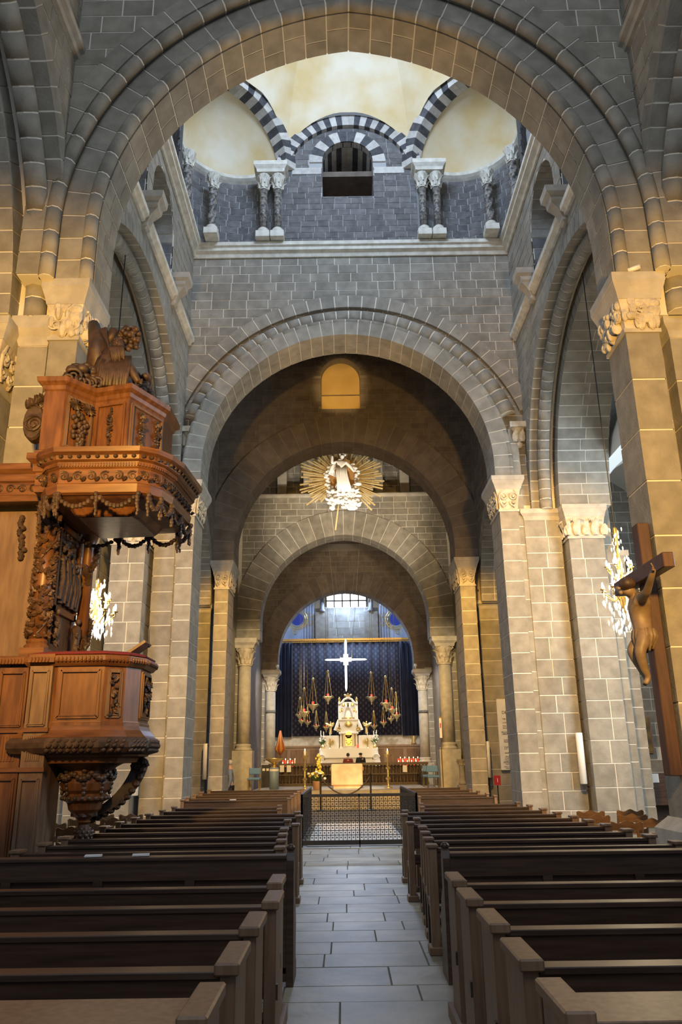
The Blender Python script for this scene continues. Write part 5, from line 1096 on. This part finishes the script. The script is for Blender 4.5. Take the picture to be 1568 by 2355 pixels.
for s, l in ((-1, 'left'), (1, 'right')):
    x = .04+s*.95; t = thing('gilt_angel', 'gilded angel statuette standing on the %s end of the high altar' % l, 'statue', (x, Y0+.5, 2.95))
    skin('angel_body', [(x, Y0+.5, 3.25), (x, Y0+.5, 3.0), (x, Y0+.5, 3.45), (x, Y0+.5, 3.6), (x-.12*s, Y0+.4, 3.42), (x-.2*s, Y0+.36, 3.58), (x+.1*s, Y0+.44, 3.36), (x, Y0+.48, 3.68)], [(0, 1), (0, 2), (2, 3), (2, 4), (4, 5), (2, 6), (3, 7)], [.075, .10, .07, .035, .03, .022, .03, .055], 'gold', t, 1)
    MB().leaf((x, Y0+.58, 3.4), (0, 1, .1), (s, .1, .7), .15, .36, .3).leaf((x, Y0+.58, 3.4), (0, 1, .1), (-s*.6, .1, .8), .13, .32, .3).build('wings', 'gold', t)
    for k, dx in enumerate((.55, .35, -.1)):
        xx = .04+s*(1.0+dx*.75)+s*.05; t = thing('altar_candle', 'white candle in a gold holder on the high altar, %s side, %s one' % (l, ('outermost', 'middle', 'innermost')[k]), 'candle', (xx, Y0+.6, 2.3)); MB().lathe([(.07, 2.29), (.03, 2.34), (.02, 2.75), (.045, 2.8)], (xx, Y0+.45-.15*k, 0), 8).build('holder', 'gold', t); MB().lathe([(.022, 2.8), (.022, 3.2-.06*k), (.004, 3.22-.06*k)], (xx, Y0+.45-.15*k, 0), 8).build('candle', 'wax', t)
    x = .04+s*1.38; t = thing('altar_bouquet', 'white flower bouquet in a small vase at the %s end of the high altar' % l, 'bouquet', (x, Y0+.3, 2.3)); MB().lathe([(.06, 2.3), (.09, 2.4), (.05, 2.5)], (x, Y0+.2, 0), 10).build('vase', 'gold', t); rg = random.Random(s+5); b = MB(); g_ = MB()
    for k in range(26): b.ball((x+rg.gauss(0, .1), Y0+.2+rg.gauss(0, .07), 2.7+rg.gauss(0, .12)), .04, 6, 4)
    for k in range(20): g_.leaf((x, Y0+.2, 2.5), (rg.gauss(0, 1), -1, .3), (rg.gauss(0, .5), rg.gauss(0, .3), 1), .06, .26, .4, 4)
    b.build('blossoms', 'petal_w', t); g_.build('leaves', 'leafg', t)
tag(MB().lathe([(.03, 2.3), (.04, 2.33), (.04, 2.46), (.03, 2.48)], (.5, Y0+.1, 0), 10).build('votive_glass', 'redglass'), 'single red votive glass standing on the high altar table', 'votive')
for x, l in ((-1.05, 'left'), (1.1, 'right')): tag(MB().box((x-.3, Y0-.1, 1.45), (x+.3, Y0-.08, 1.72)).build('altar_card', 'paper'), 'white card propped against the %s of the high altar front' % l, 'sign')
# luminous hanging cross
M['ledwhite'] = mat('luminous_crystal', (1, 1, 1), .3, emit=(.92, .96, 1), estr=5); M['ledwarm'] = mat('luminous_core', (1, .95, .8), .3, emit=(1, .92, .7), estr=12)
cxp = at(795, 1517, 40); t = thing('luminous_cross', 'bright luminous crystal cross hanging above the high altar', 'cross', (cxp.x, 40, 5)); zt, zb = at(795, 1470, 40).z, at(795, 1590, 40).z; xl, xr = at(747, 1517, 40).x, at(843, 1517, 40).x
b = MB().tube([(cxp.x, 40, zb), (cxp.x, 40, zb+.18), (cxp.x, 40, zt-.15), (cxp.x, 40, zt)], [.01, .055, .065, .01], 6).tube([(xl, 40, cxp.z), (xl+.12, 40, cxp.z), (xr-.12, 40, cxp.z), (xr, 40, cxp.z)], [.01, .045, .045, .01], 6); b.build('crystal_bars', 'ledwhite', t)
b = MB(); b.box((cxp.x-.12, 39.92, cxp.z-.26), (cxp.x+.12, 40.08, cxp.z+.26)); b.box((cxp.x-.28, 39.92, cxp.z-.09), (cxp.x+.28, 40.08, cxp.z+.09)); b.build('glowing_core', 'ledwarm', t)
for s in (-1, 1): MB().tube([(cxp.x+s*.3, 40, cxp.z+.1), (cxp.x+s*.85, 40, 13.0)], .008, 4).build('suspension_wire', 'trimstone', t)
# hanging sanctuary lamps
def lamp(label, x, zt, zb, sz, y=43.6):
    t = thing('sanctuary_lamp', label, 'hanging lamp', (x, y, zb), 'gilt oil lamps with red glasses hanging around the high altar'); h = zt-zb
    MB().tube([(x, y, zt), (x, y, 14.3)], .008, 4).build('cord', 'brass', t); MB().lathe([(.02, zt), (.06*sz, zt-.05), (.09*sz, zt-.1), (.03, zt-.16)], (x, y, 0), 10).build('crown', 'gold', t, True); b = MB()
    for k in range(3): a = 2*PI*k/3+.5; b.tube([(x+.04*math.cos(a), y+.04*math.sin(a), zt-.12), (x+.24*sz*math.cos(a), y+.24*sz*math.sin(a), zb+.1)], .009, 4)
    b.build('chains', 'gold', t); b = MB().lathe([(.02, zb-.35*sz), (.05*sz, zb-.3*sz), (.03*sz, zb-.22*sz), (.12*sz, zb-.12*sz), (.22*sz, zb), (.26*sz, zb+.08*sz), (.22*sz, zb+.10*sz)], (x, y, 0), 12)
    for k in range(3): a = 2*PI*k/3+.5; b.spiral((x+.25*sz*math.cos(a), y+.25*sz*math.sin(a), zb+.05), (math.cos(a), math.sin(a), 0), Zv, .1*sz, 1.3, .02)
    b.build('bowl', 'gold', t, True); MB().lathe([(.045*sz, zb+.08), (.065*sz, zb+.14*sz), (.065*sz, zb+.22*sz), (.05*sz, zb+.25*sz)], (x, y, 0), 10).build('red_glass', 'redglass', t, True)
for i, (px, y0, y1, sz) in enumerate(((689, 1602, 1646, .8), (700, 1582, 1642, 1), (719, 1557, 1624, 1.05), (754, 1543, 1607, .95), (853, 1543, 1606, .95), (885, 1555, 1622, 1.05), (901, 1580, 1634, .95), (909, 1592, 1648, .8))):
    side = 'left' if i < 4 else 'right'; n_ = ['outermost', 'second from outside', 'third from outside', 'innermost']; p0, p1 = at(px, y0, 43.6), at(px, y1, 43.6)
    lamp('tall gilt hanging lamp %s of the high altar throne, %s' % (side, n_[i if i < 4 else 7-i]), p0.x, p0.z, p1.z, sz, 43.2 if i % 2 else 43.85)
for i, (px, y1) in enumerate(((693, 1660), (707, 1663), (727, 1672), (750, 1675), (860, 1672), (882, 1664), (899, 1655))):
    p1 = at(px, y1, 44.2); lamp('small low-hanging gilt lamp with red glass %s of the throne, %s from the left' % ('left' if i < 4 else 'right', ORD[i]), p1.x, p1.z+.9, p1.z, .62, 44.2)
# stone altar, candlesticks, flowers
M['pinkmarble'] = mat('veined_pink_marble', (.80, .42, .26), .3, c2=(.88, .72, .48), scale=1.6, detail=3)
al = thing('stone_altar', 'pale pink veined marble altar block on the choir platform', 'altar', (-.1, 33.9, .62)); bev(MB().box((-.75, 33.5, .74), (.54, 34.4, 1.57)).build('block', 'pinkmarble', al), .03)
MB().box((-.66, 33.56, .62), (.45, 34.3, .76)).build('foot', 'pinkmarble', al)
for x in (-.76, .55): MB().ball((x, 33.75, 1.38), (.06, .07, .08), 8, 6).build('gold_boss', 'gold', al)
for px, l in ((701, 'left'), (893, 'right')):
    p = at(px, 1808, 33.2); x = p.x; t = thing('candlestick', 'tall gilded floor candlestick %s of the pink altar' % l, 'candlestick', (x, 33.2, .62), 'tall gilded floor candlesticks'); zt = at(px, 1727, 33.2).z
    MB().lathe([(.17, .62), (.16, .66), (.05, .70), (.035, .76), (.035, .92), (.05, .94), (.03, .96), (.03, 1.75), (.05, 1.78)], (x, 33.2, 0), 10).build('shaft', 'gold', t, True)
    for z in (1.0, 1.4): MB().lathe([(.03, z-.07), (.11, z), (.03, z+.07)], (x, 33.2, 0), 4).build('star_knop', 'gold', t)
    MB().lathe([(.03, 1.74), (.06, 1.8), (.16, 1.9), (.17, 1.92), (.05, 1.92)], (x, 33.2, 0), 8).build('drip_pan', 'gold', t); MB().lathe([(.05, 1.9), (.05, zt), (.01, zt+.01)], (x, 33.2, 0), 10).build('candle', 'wax', t, True); MB().lathe([(.005, zt), (.02, zt+.03), (.004, zt+.09)], (x, 33.2, 0), 6).build('flame', 'flame', t)
p = at(729, 1810, 32.6); t = thing('flower_arrangement', 'tall yellow and white flower arrangement in a clay pot left of the pink altar', 'flowers', (p.x, 32.6, .62)); MB().lathe([(.13, .62), (.16, .64), (.18, .92), (.19, .94), (.16, .94)], (p.x, 32.6, 0), 12).build('pot', mat('terracotta', (.42, .24, .14), .7), t, True)
rg = random.Random(2); bw = MB(); by = MB(); bg_ = MB()
for k in range(26):
    a = rg.random()*6.28; r = rg.uniform(.05, .34); z = 1.02+rg.random()*.3; q3 = Vector((p.x+r*math.cos(a), 32.6+r*math.sin(a)*.7, z)); (bw if rg.random() < .55 else by).ball(q3, (.065, .06, .05), 7, 5)
for k in range(34): z = 1.2+.75*k/33; by.ball((p.x+.06+rg.gauss(0, .07*(1.3-k/33)), 32.6+rg.gauss(0, .05), z), .045, 6, 4)
for k in range(50): a = rg.random()*6.28; bg_.leaf((p.x, 32.6, .92), (math.cos(a), math.sin(a), .2), (math.cos(a)*rg.uniform(.2, 1), math.sin(a)*.7, rg.uniform(.4, 1.2)), .07, rg.uniform(.2, .42), .4, 4)
bw.build('white_blooms', 'petal_w', t, True); by.build('yellow_blooms', 'petal_y', t, True); bg_.build('foliage', 'leafg', t)
# ambo, seats, speakers
M['bluepaint'] = mat('blue_grey_paint', (.16, .23, .33), .5); M['bluefab'] = mat('blue_fabric', (.12, .24, .45), .9)
p = at(630, 1808, 33.4); t = thing('bowl_stand', 'blue-grey column stand carrying a wide gilded bowl at the left of the choir', 'stand', (p.x, 33.4, .62)); x = p.x; zt = at(630, 1758, 33.4).z; MB().lathe([(.19, .62), (.19, zt-.12)], (x, 33.4, 0), 20).build('column', 'bluepaint', t, True); MB().lathe([(.195, zt-.26), (.195, zt-.18)], (x, 33.4, 0), 20).build('pale_band', 'paper', t); MB().lathe([(.19, zt-.12), (.06, zt-.08), (.05, zt), (.12, zt+.04), (.38, zt+.2), (.40, zt+.24), (.36, zt+.23), (.1, zt+.08)], (x, 33.4, 0), 20).build('bowl', 'gold', t, True)
for px, l in ((610, 'left'), (976, 'right')):
    p0, p1 = at(px-9, 1762, 36), at(px+9, 1808, 36); t = thing('equipment_cabinet', 'black equipment cabinet beside the %s end of the dark balustrade' % l, 'cabinet', (p0.x, 36, .62)); MB().box((p0.x, 36, .62), (p1.x, 36.4, p0.z+.05)).build('case', 'black', t); b = MB()
    for k in range(2): b.box((p0.x+.05+.17*k, 35.99, p0.z-.2), (p0.x+.16+.17*k, 36.0, p0.z-.1))
    b.build('indicator_plate', 'tube', t)
def seat(name, label, x, y, fab, wood):
    t = thing(name, label, 'chair', (x, y, .62))
    for dx in (-.22, .22):
        for dy in (-.2, .2): MB().tube([(x+dx, y+dy, .62), (x+dx, y+dy, 1.07 if dy < 0 else 1.5)], .018, 6).build('leg', wood, t)
    bev(MB().box((x-.25, y-.24, 1.0), (x+.25, y+.22, 1.10)).build('seat_cushion', fab, t), .03); bev(MB().box((x-.23, y+.16, 1.22), (x+.23, y+.22, 1.46)).build('backrest', fab, t), .02); return t
p = at(996, 1800, 32.8); seat('upholstered_chair', 'blue upholstered chair on the choir platform at right, nearer one', p.x, 32.8, 'bluefab', 'brass'); p = at(986, 1795, 34.2); seat('upholstered_chair', 'blue upholstered chair on the choir platform at right, farther one', p.x, 34.2, 'bluefab', 'brass'); p = at(584, 1800, 33); seat('upholstered_chair', 'light wooden chair with blue seat at the left of the choir', p.x, 33, 'bluefab', 'rush')
# balustrade
bl = thing('balustrade', 'dark turned-wood communion balustrade across the choir', 'balustrade', (0, 37.6, .62)); M['darkwood'] = mat('dark_turned_wood', (.035, .018, .012), .35, c2=(.06, .032, .02), scale=6); first = None
for x0, x1 in ((-3.7, 3.65),):
    MB().box((x0, 37.5, 1.48), (x1, 37.75, 1.60)).build('handrail', 'darkwood', bl); MB().box((x0, 37.5, .62), (x1, 37.72, .74)).build('bottom_rail', 'darkwood', bl); MB().box((x0, 37.55, 1.07), (x1, 37.67, 1.12)).build('middle_rail', 'darkwood', bl)
    for k in range(46):
        x = x0+.08+(x1-x0-.16)*k/45
        if first is None: first = MB().lathe([(.04, .74), (.05, .8), (.025, .85), (.055, .93), (.03, 1.02), (.045, 1.07), (.045, 1.12), (.03, 1.17), (.055, 1.28), (.025, 1.38), (.05, 1.43), (.04, 1.48)], (x, 37.61, 0), 8).build('baluster', 'darkwood', bl, True); xf = x
        else: o = first.copy(); col.objects.link(o); o.location.x = first.location.x+(x-xf); o.parent = bl
MB().box((-3.6, 37.8, .62), (3.6, 37.86, 1.45)).build('backing', 'darkwood', bl)
for px, l in ((664, 'left'), (931, 'right'), (648, 'far left')): p0 = at(px, 1760, 37.4); tag(MB().box((p0.x-.1, 37.48, p0.z-.3), (p0.x+.1, 37.5, p0.z)).build('notice', 'paper'), 'white paper notice hung on the dark balustrade, %s one' % l, 'notice')
for px0, px1, l in ((648, 680, 'left'), (914, 964, 'right')):
    a, c_ = at(px0, 1760, 39.5), at(px1, 1760, 39.5); t = thing('votive_rack', 'black stand of small burning votive candles %s of the high altar' % l, 'candle rack', ((a.x+c_.x)/2, 39.5, .62)); z0 = at(700, 1762, 39.5).z
    MB().box((a.x, 39.3, z0-.1), (c_.x, 39.9, z0-.04)).build('tray', 'black', t)
    for x in (a.x+.05, c_.x-.05): MB().box((x-.03, 39.5, .62), (x+.03, 39.6, z0-.1)).build('leg', 'black', t)
    n = int((c_.x-a.x)/.1)
    for r_ in range(2):
        for k in range(n):
            x = a.x+.05+(c_.x-a.x-.1)*k/(n-1); z = z0+.16*r_; o = MB().lathe([(.03, z-.04), (.035, z), (.035, z+.12), (.03, z+.13)], (x, 39.4+.2*r_, 0), 8).build('votive_candle', 'redglass' if (k+r_) % 3 else 'wax', t, True)
            if k % 2 == r_: MB().ball((x, 39.4+.2*r_, z+.17), (.018, .018, .035), 5, 4).build('flame', 'flame', o)
p = at(644, 1740, 39); t = thing('processional_umbrella', 'furled orange and yellow processional umbrella at the left of the choir', 'umbrella', (p.x, 39, .62)); zt = at(644, 1680, 39).z; z1 = at(644, 1705, 39).z; z0 = at(644, 1733, 39).z; MB().tube([(p.x, 39, .62), (p.x, 39, zt)], .02, 6).build('pole', 'brass', t)
b = MB(); b2 = MB()
for k in range(10):
    a = 2*PI*k/10; (b if k % 2 else b2).tube([(p.x+.02*math.cos(a), 39+.02*math.sin(a), z1+.5), (p.x+.10*math.cos(a), 39+.10*math.sin(a), z1), (p.x+.19*math.cos(a), 39+.19*math.sin(a), z0+.2), (p.x+.05*math.cos(a), 39+.05*math.sin(a), z0-.05)], [.02, .05, .075, .02], 6)
b.build('red_folds', mat('orange_silk', (.45, .09, .03), .6), t, True); b2.build('yellow_folds', mat('yellow_silk', (.62, .33, .07), .6), t, True)
# banner leaning by the right column and gold ornament on the sill
p0, p1 = at(1009, 1650, 33.4), at(1017, 1697, 33.4); t = thing('banner', 'narrow white banner with a red device hanging by the right choir column', 'banner', (p0.x, 33.4, p1.z)); MB().box((p0.x, 33.4, p1.z), (p1.x, 33.43, p0.z)).build('cloth', 'paper', t); MB().box((p0.x+.02, 33.38, (p0.z+p1.z)/2), (p1.x-.03, 33.4, (p0.z+p1.z)/2+.18)).build('device', mat('device_red', (.5, .08, .04), .7), t); MB().tube([(p0.x-.03, 33.41, p0.z), (p1.x+.03, 33.41, p0.z)], .03, 6).build('rod', 'gold', t); MB().tube([((p0.x+p1.x)/2, 33.5, .62), ((p0.x+p1.x)/2, 33.5, p0.z)], .02, 6).build('pole', 'brass', t)
p = at(952, 1706, 46.0); tag(MB().lathe([(.12, 2.52), (.16, 2.6), (.1, 2.75), (.2, 2.95), (.12, 3.15), (.03, 3.3)], (p.x, 46.2, 0), 12).build('gilt_vase', 'gold', None, True), 'gilded ornament vase on the sill right of the high altar', 'vase')
# spotlights on the abaci
for x, y, z, l in ((-3.62, 40.75, 6.24, 'left'), (3.55, 40.75, 6.2, 'right')):
    t = thing('spotlight', 'small white spotlight on top of the %s high altar column' % l, 'spotlight', (x, y, z)); MB().lathe([(.06, z), (.06, z+.02), (.02, z+.03), (.02, z+.1)], (x, y, 0), 8).build('bracket', 'tube', t); MB().ball((x, y, z+.15), (.09, .11, .09), 10, 7).build('head', 'tube', t, True)
t = thing('spotlight', 'small spotlight lying on top of the foreground right capital', 'spotlight', (4.25, 10.0, 8.63)); MB().tube([(4.15, 10.0, 8.68), (4.32, 9.97, 8.72)], [.03, .045], 10).build('head', 'tube', t, True); MB().tube([(4.0, 10.05, 8.65), (4.15, 10.0, 8.68)], .01, 5).build('cable', 'iron', t)
# ================================================================== ASSUMPTION GROUP
M['gilt'] = mat('gilt_rays', (.78, .58, .24), .4, .5, c2=(.86, .70, .38), scale=8); M['statue_w'] = mat('white_painted_wood', (.78, .76, .71), .5)
c = at(786, 1098, 31.6); t = thing('assumption_sculpture', 'hanging white Madonna rising on clouds before golden sun rays', 'sculpture', (c.x, 31.6, c.z)); rg = random.Random(21)
for s in (-1, 1): MB().tube([(c.x+s*.9, 31.75, c.z+.6), (c.x+s*.9, 31.75, 19.9)], .01, 4).build('suspension_wire', 'iron', t)
n = 0
for k in range(96):
    a = 2*PI*k/96; r1 = rg.uniform(1.35, 1.95)*(1 if abs(math.sin(a)) < .8 else .82); 
    if 4.0 < a < 5.4: r1 = rg.choice((1.2, 2.35)) if k % 5 == 0 else 1.1
    d = Vector((math.cos(a), 0, math.sin(a))); u = Vector((-d.z, 0, d.x)); w0, w1 = .02, .035
    p0, p1 = c+d*.5, c+d*r1; yy = Vector((0, .12+.04*(k % 3), 0)); e = Vector((0, .02, 0))
    MB().prism([p0-u*w0+yy, p1-u*w1+yy, p1+u*w1+yy, p0+u*w0+yy], [p0-u*w0+yy+e, p1-u*w1+yy+e, p1+u*w1+yy+e, p0+u*w0+yy+e]).build('ray', 'gilt', t)
b = MB(); b.lathe([(.95, 0), (.95, .05)], (0, 0, 0), 32); b.v = [Vector((p_.x*.72+c.x, c.y+.1+p_.z, p_.y+c.z)) for p_ in b.v]; b.build('mandorla', mat('ochre_ground', (.55, .30, .10), .7), t)
b = MB(); cl_ = lambda v, m_: max(-m_, min(m_, v))
for k in range(64):                                            # wreath of puffs round the mandorla
    a = 2*PI*k/64
    if .27*PI < a < .73*PI: continue
    e = rg.uniform(.9, 1.1); b.ball(c+Vector((math.cos(a)*.66*e, -.04+rg.uniform(-.05, .05), math.sin(a)*.82*e)), (rg.uniform(.06, .13), .10, rg.uniform(.05, .09)), 8, 6)
for k in range(120): q4 = c+Vector((.08+cl_(rg.gauss(0, .34), .62), -.12+cl_(rg.gauss(0, .12), .2), -.92+cl_(rg.gauss(0, .28), .5))); b.ball(q4, (rg.uniform(.06, .16), rg.uniform(.06, .12), rg.uniform(.05, .11)), 8, 6)
for k in range(22): q4 = c+Vector((.08+cl_(rg.gauss(0, .36), .6), -.27, -.92+cl_(rg.gauss(0, .28), .5))); b.spiral(q4, (1, 0, 0), Zv, rg.uniform(.07, .13), 1.5, .032, rg.choice((1, -1)), rg.random()*6)
for x_, z_ in ((-.4, -.75), (.05, -.85), (.45, -.7), (-.2, -1.15), (.3, -1.2), (-.45, -1.1), (.55, -1.3)):
    q4 = c+Vector((x_, -.34, z_)); b.ball(q4, (.10, .10, .115), 8, 6); b.leaf(q4+Vector((.07, 0, -.06)), (0, -1, 0), (1, 0, .4), .14, .26, .4); b.leaf(q4-Vector((.07, 0, .06)), (0, -1, 0), (-1, 0, .4), .14, .26, .4)
b.build('clouds_and_cherubs', 'statue_w', t, True)['kind'] = 'stuff'
h = c+Vector((.0, -.25, 0))
fg = skin('madonna_figure', [h+Vector((0, 0, .15)), h+Vector((.05, 0, -.25)), h+Vector((.13, 0, -.75)), h+Vector((-.03, 0, .5)), h+Vector((-.0, 0, .74)), h+Vector((.05, -.03, .95)), h+Vector((-.22, -.05, .6)), h+Vector((-.42, -.14, .52)), h+Vector((-.40, -.18, .86)), h+Vector((.2, -.05, .56)), h+Vector((.38, -.1, .36)), h+Vector((.52, -.12, .12))], [(0, 1), (1, 2), (0, 3), (3, 4), (4, 5), (3, 6), (6, 7), (7, 8), (3, 9), (9, 10), (10, 11)], [(.17, .14), (.2, .15), (.25, .17), (.19, .13), .075, (.115, .125), .10, .085, .05, .10, .075, .04], 'statue_w', t)
b = MB()
for k in range(15): x = -.19+.027*k; wv = rg.uniform(-.04, .04); b.tube([h+Vector((x, -.13, .42)), h+Vector((x*1.1+wv, -.17, .05)), h+Vector((x*1.25+.05, -.19, -.35)), h+Vector((x*1.5+.13+wv, -.20, -.82))], [.016, .03, .038, .03], 6)
for k in range(8): b.tube([h+Vector((-.2, -.12, .56-.03*k)), h+Vector((-.42-.02*k, -.1, .38-.05*k)), h+Vector((-.30+.01*k, -.08, .12-.03*k))], [.03, .05, .02], 6)
for k in range(7): b.ball(h+Vector((.05+.1*math.cos(k), .03, .98+.06*math.sin(k))), .06, 6, 5)
b.build('drapery_folds', 'statue_w', t, True)
# ================================================================== PEOPLE
def person(label, x, y, z, H, rz, top, legs, hairc, lean=0, bald=False):
    t = thing('person', label, 'person', (x, y, z)); R = Matrix.Rotation(rz, 3, 'Z'); q = lambda a, b_, c_: Vector((x, y, z))+R @ Vector((a*H, b_*H+lean*c_*H, c_*H))
    V = [q(0, 0, .52), q(0, .0, .62), q(0, .005, .75), q(0, .0, .82), q(0, -.005, .86), q(0, -.02, .93)]; E = [(0, 1), (1, 2), (2, 3), (3, 4), (4, 5)]; Rr = [(.085*H, .06*H), (.075*H, .055*H), (.10*H, .06*H), (.06*H, .045*H), (.03*H, .03*H), (.048*H, .055*H)]
    for s in (-1, 1):
        k = len(V); V += [q(s*.115, 0, .79), q(s*.14, .01, .62), q(s*.13, -.04, .48), q(s*.125, -.05, .43)]; E += [(2, k), (k, k+1), (k+1, k+2), (k+2, k+3)]; Rr += [.035*H, .028*H, .021*H, .02*H]
        k = len(V); V += [q(s*.055, 0, .48), q(s*.06, -.01, .27), q(s*.06, .01, .05), q(s*.065, -.07, .02)]; E += [(0, k), (k, k+1), (k+1, k+2), (k+2, k+3)]; Rr += [.055*H, .036*H, .024*H, .022*H]
    skin('body', V, E, Rr, 'skin_', t, 2)
    skin('jacket', [V[0], V[1], V[2], V[3]]+V[6:9]+V[14:17], [(0, 1), (1, 2), (2, 3), (2, 4), (4, 5), (5, 6), (2, 7), (7, 8), (8, 9)], [(.095*H, .075*H), (.088*H, .07*H), (.108*H, .072*H), (.062*H, .05*H)]+[.045*H, .038*H, .03*H]*2, top, t, 2)
    skin('trousers', [V[0], V[10], V[11], V[12], V[18], V[19], V[20]], [(0, 1), (1, 2), (2, 3), (0, 4), (4, 5), (5, 6)], [(.09*H, .07*H), .062*H, .045*H, .034*H, .062*H, .045*H, .034*H], legs, t, 2)
    hd = V[5]; b = MB().ball(hd+R @ Vector((0, .018*H, .012*H)), (.05*H, .055*H, .055*H), 12, 8)
    if bald: b = MB().ball(hd+R @ Vector((0, .03*H, -.012*H)), (.05*H, .04*H, .035*H), 12, 8)
    b.build('hair', hairc, t, True); b = MB(); f = hd+R @ Vector((0, -.052*H, -.008*H)); b.ball(f, (.008*H, .012*H, .014*H), 6, 4)
    for s in (-1, 1): b.ball(hd+R @ Vector((s*.05*H, 0, -.005*H)), (.007*H, .012*H, .018*H), 6, 4); b.ball(hd+R @ Vector((s*.018*H, -.048*H, .008*H)), .006*H, 6, 4)
    b.ball(f+R @ Vector((0, .004*H, -.026*H)), (.014*H, .005*H, .004*H), 6, 4); b.build('face_features', 'skin_', t, True)
    b = MB()
    for k in (9, 17):
        hp = V[k]; d = R @ Vector((0, -.012*H, -.03*H)); b.ball(hp+d*.4, (.018*H, .012*H, .026*H), 8, 6)
        for j in range(4): b.tube([hp+d+R @ Vector(((j-1.5)*.008*H, 0, 0)), hp+d*1.6+R @ Vector(((j-1.5)*.008*H, -.006*H, 0)), hp+d*(2.1-.12*abs(j-1.4))+R @ Vector(((j-1.5)*.007*H, -.016*H, 0))], [.0055*H, .005*H, .004*H], 6)
        b.tube([hp+d*.3+R @ Vector((.014*H, -.01*H, 0)), hp+d*1.2+R @ Vector((.02*H, -.02*H, 0))], [.006*H, .005*H], 6)
    b.build('hands', 'skin_', t, True); return t
M['c_red'] = mat('rust_jumper', (.20, .035, .025), .9); M['c_black'] = mat('black_coat', (.010, .010, .014), .85); M['c_blue'] = mat('blue_grey_jacket', (.13, .17, .26), .9); M['c_dark'] = mat('dark_trousers', (.02, .022, .03), .9); M['h_grey'] = mat('grey_hair', (.38, .37, .36), .8); M['h_dark'] = mat('dark_hair', (.03, .02, .015), .7)
p = at(800, 1731, 40.3); person('person seen from behind in a rust-red top before the high altar', p.x, 40.3, p.z-1.62, 1.62, PI, 'c_red', 'c_dark', 'h_dark')
p = at(829, 1727, 40.0); person('person in a black coat leaning beside the high altar steps', p.x, 40.0, p.z-1.74, 1.74, PI*.8, 'c_black', 'c_dark', 'h_dark', bald=True)
p = at(520, 1748, 27.2); person('grey-haired person in a blue-grey jacket standing by the left pier', p.x, 28.2, 0, 1.80, -PI*.45, 'c_blue', 'c_dark', 'h_grey')
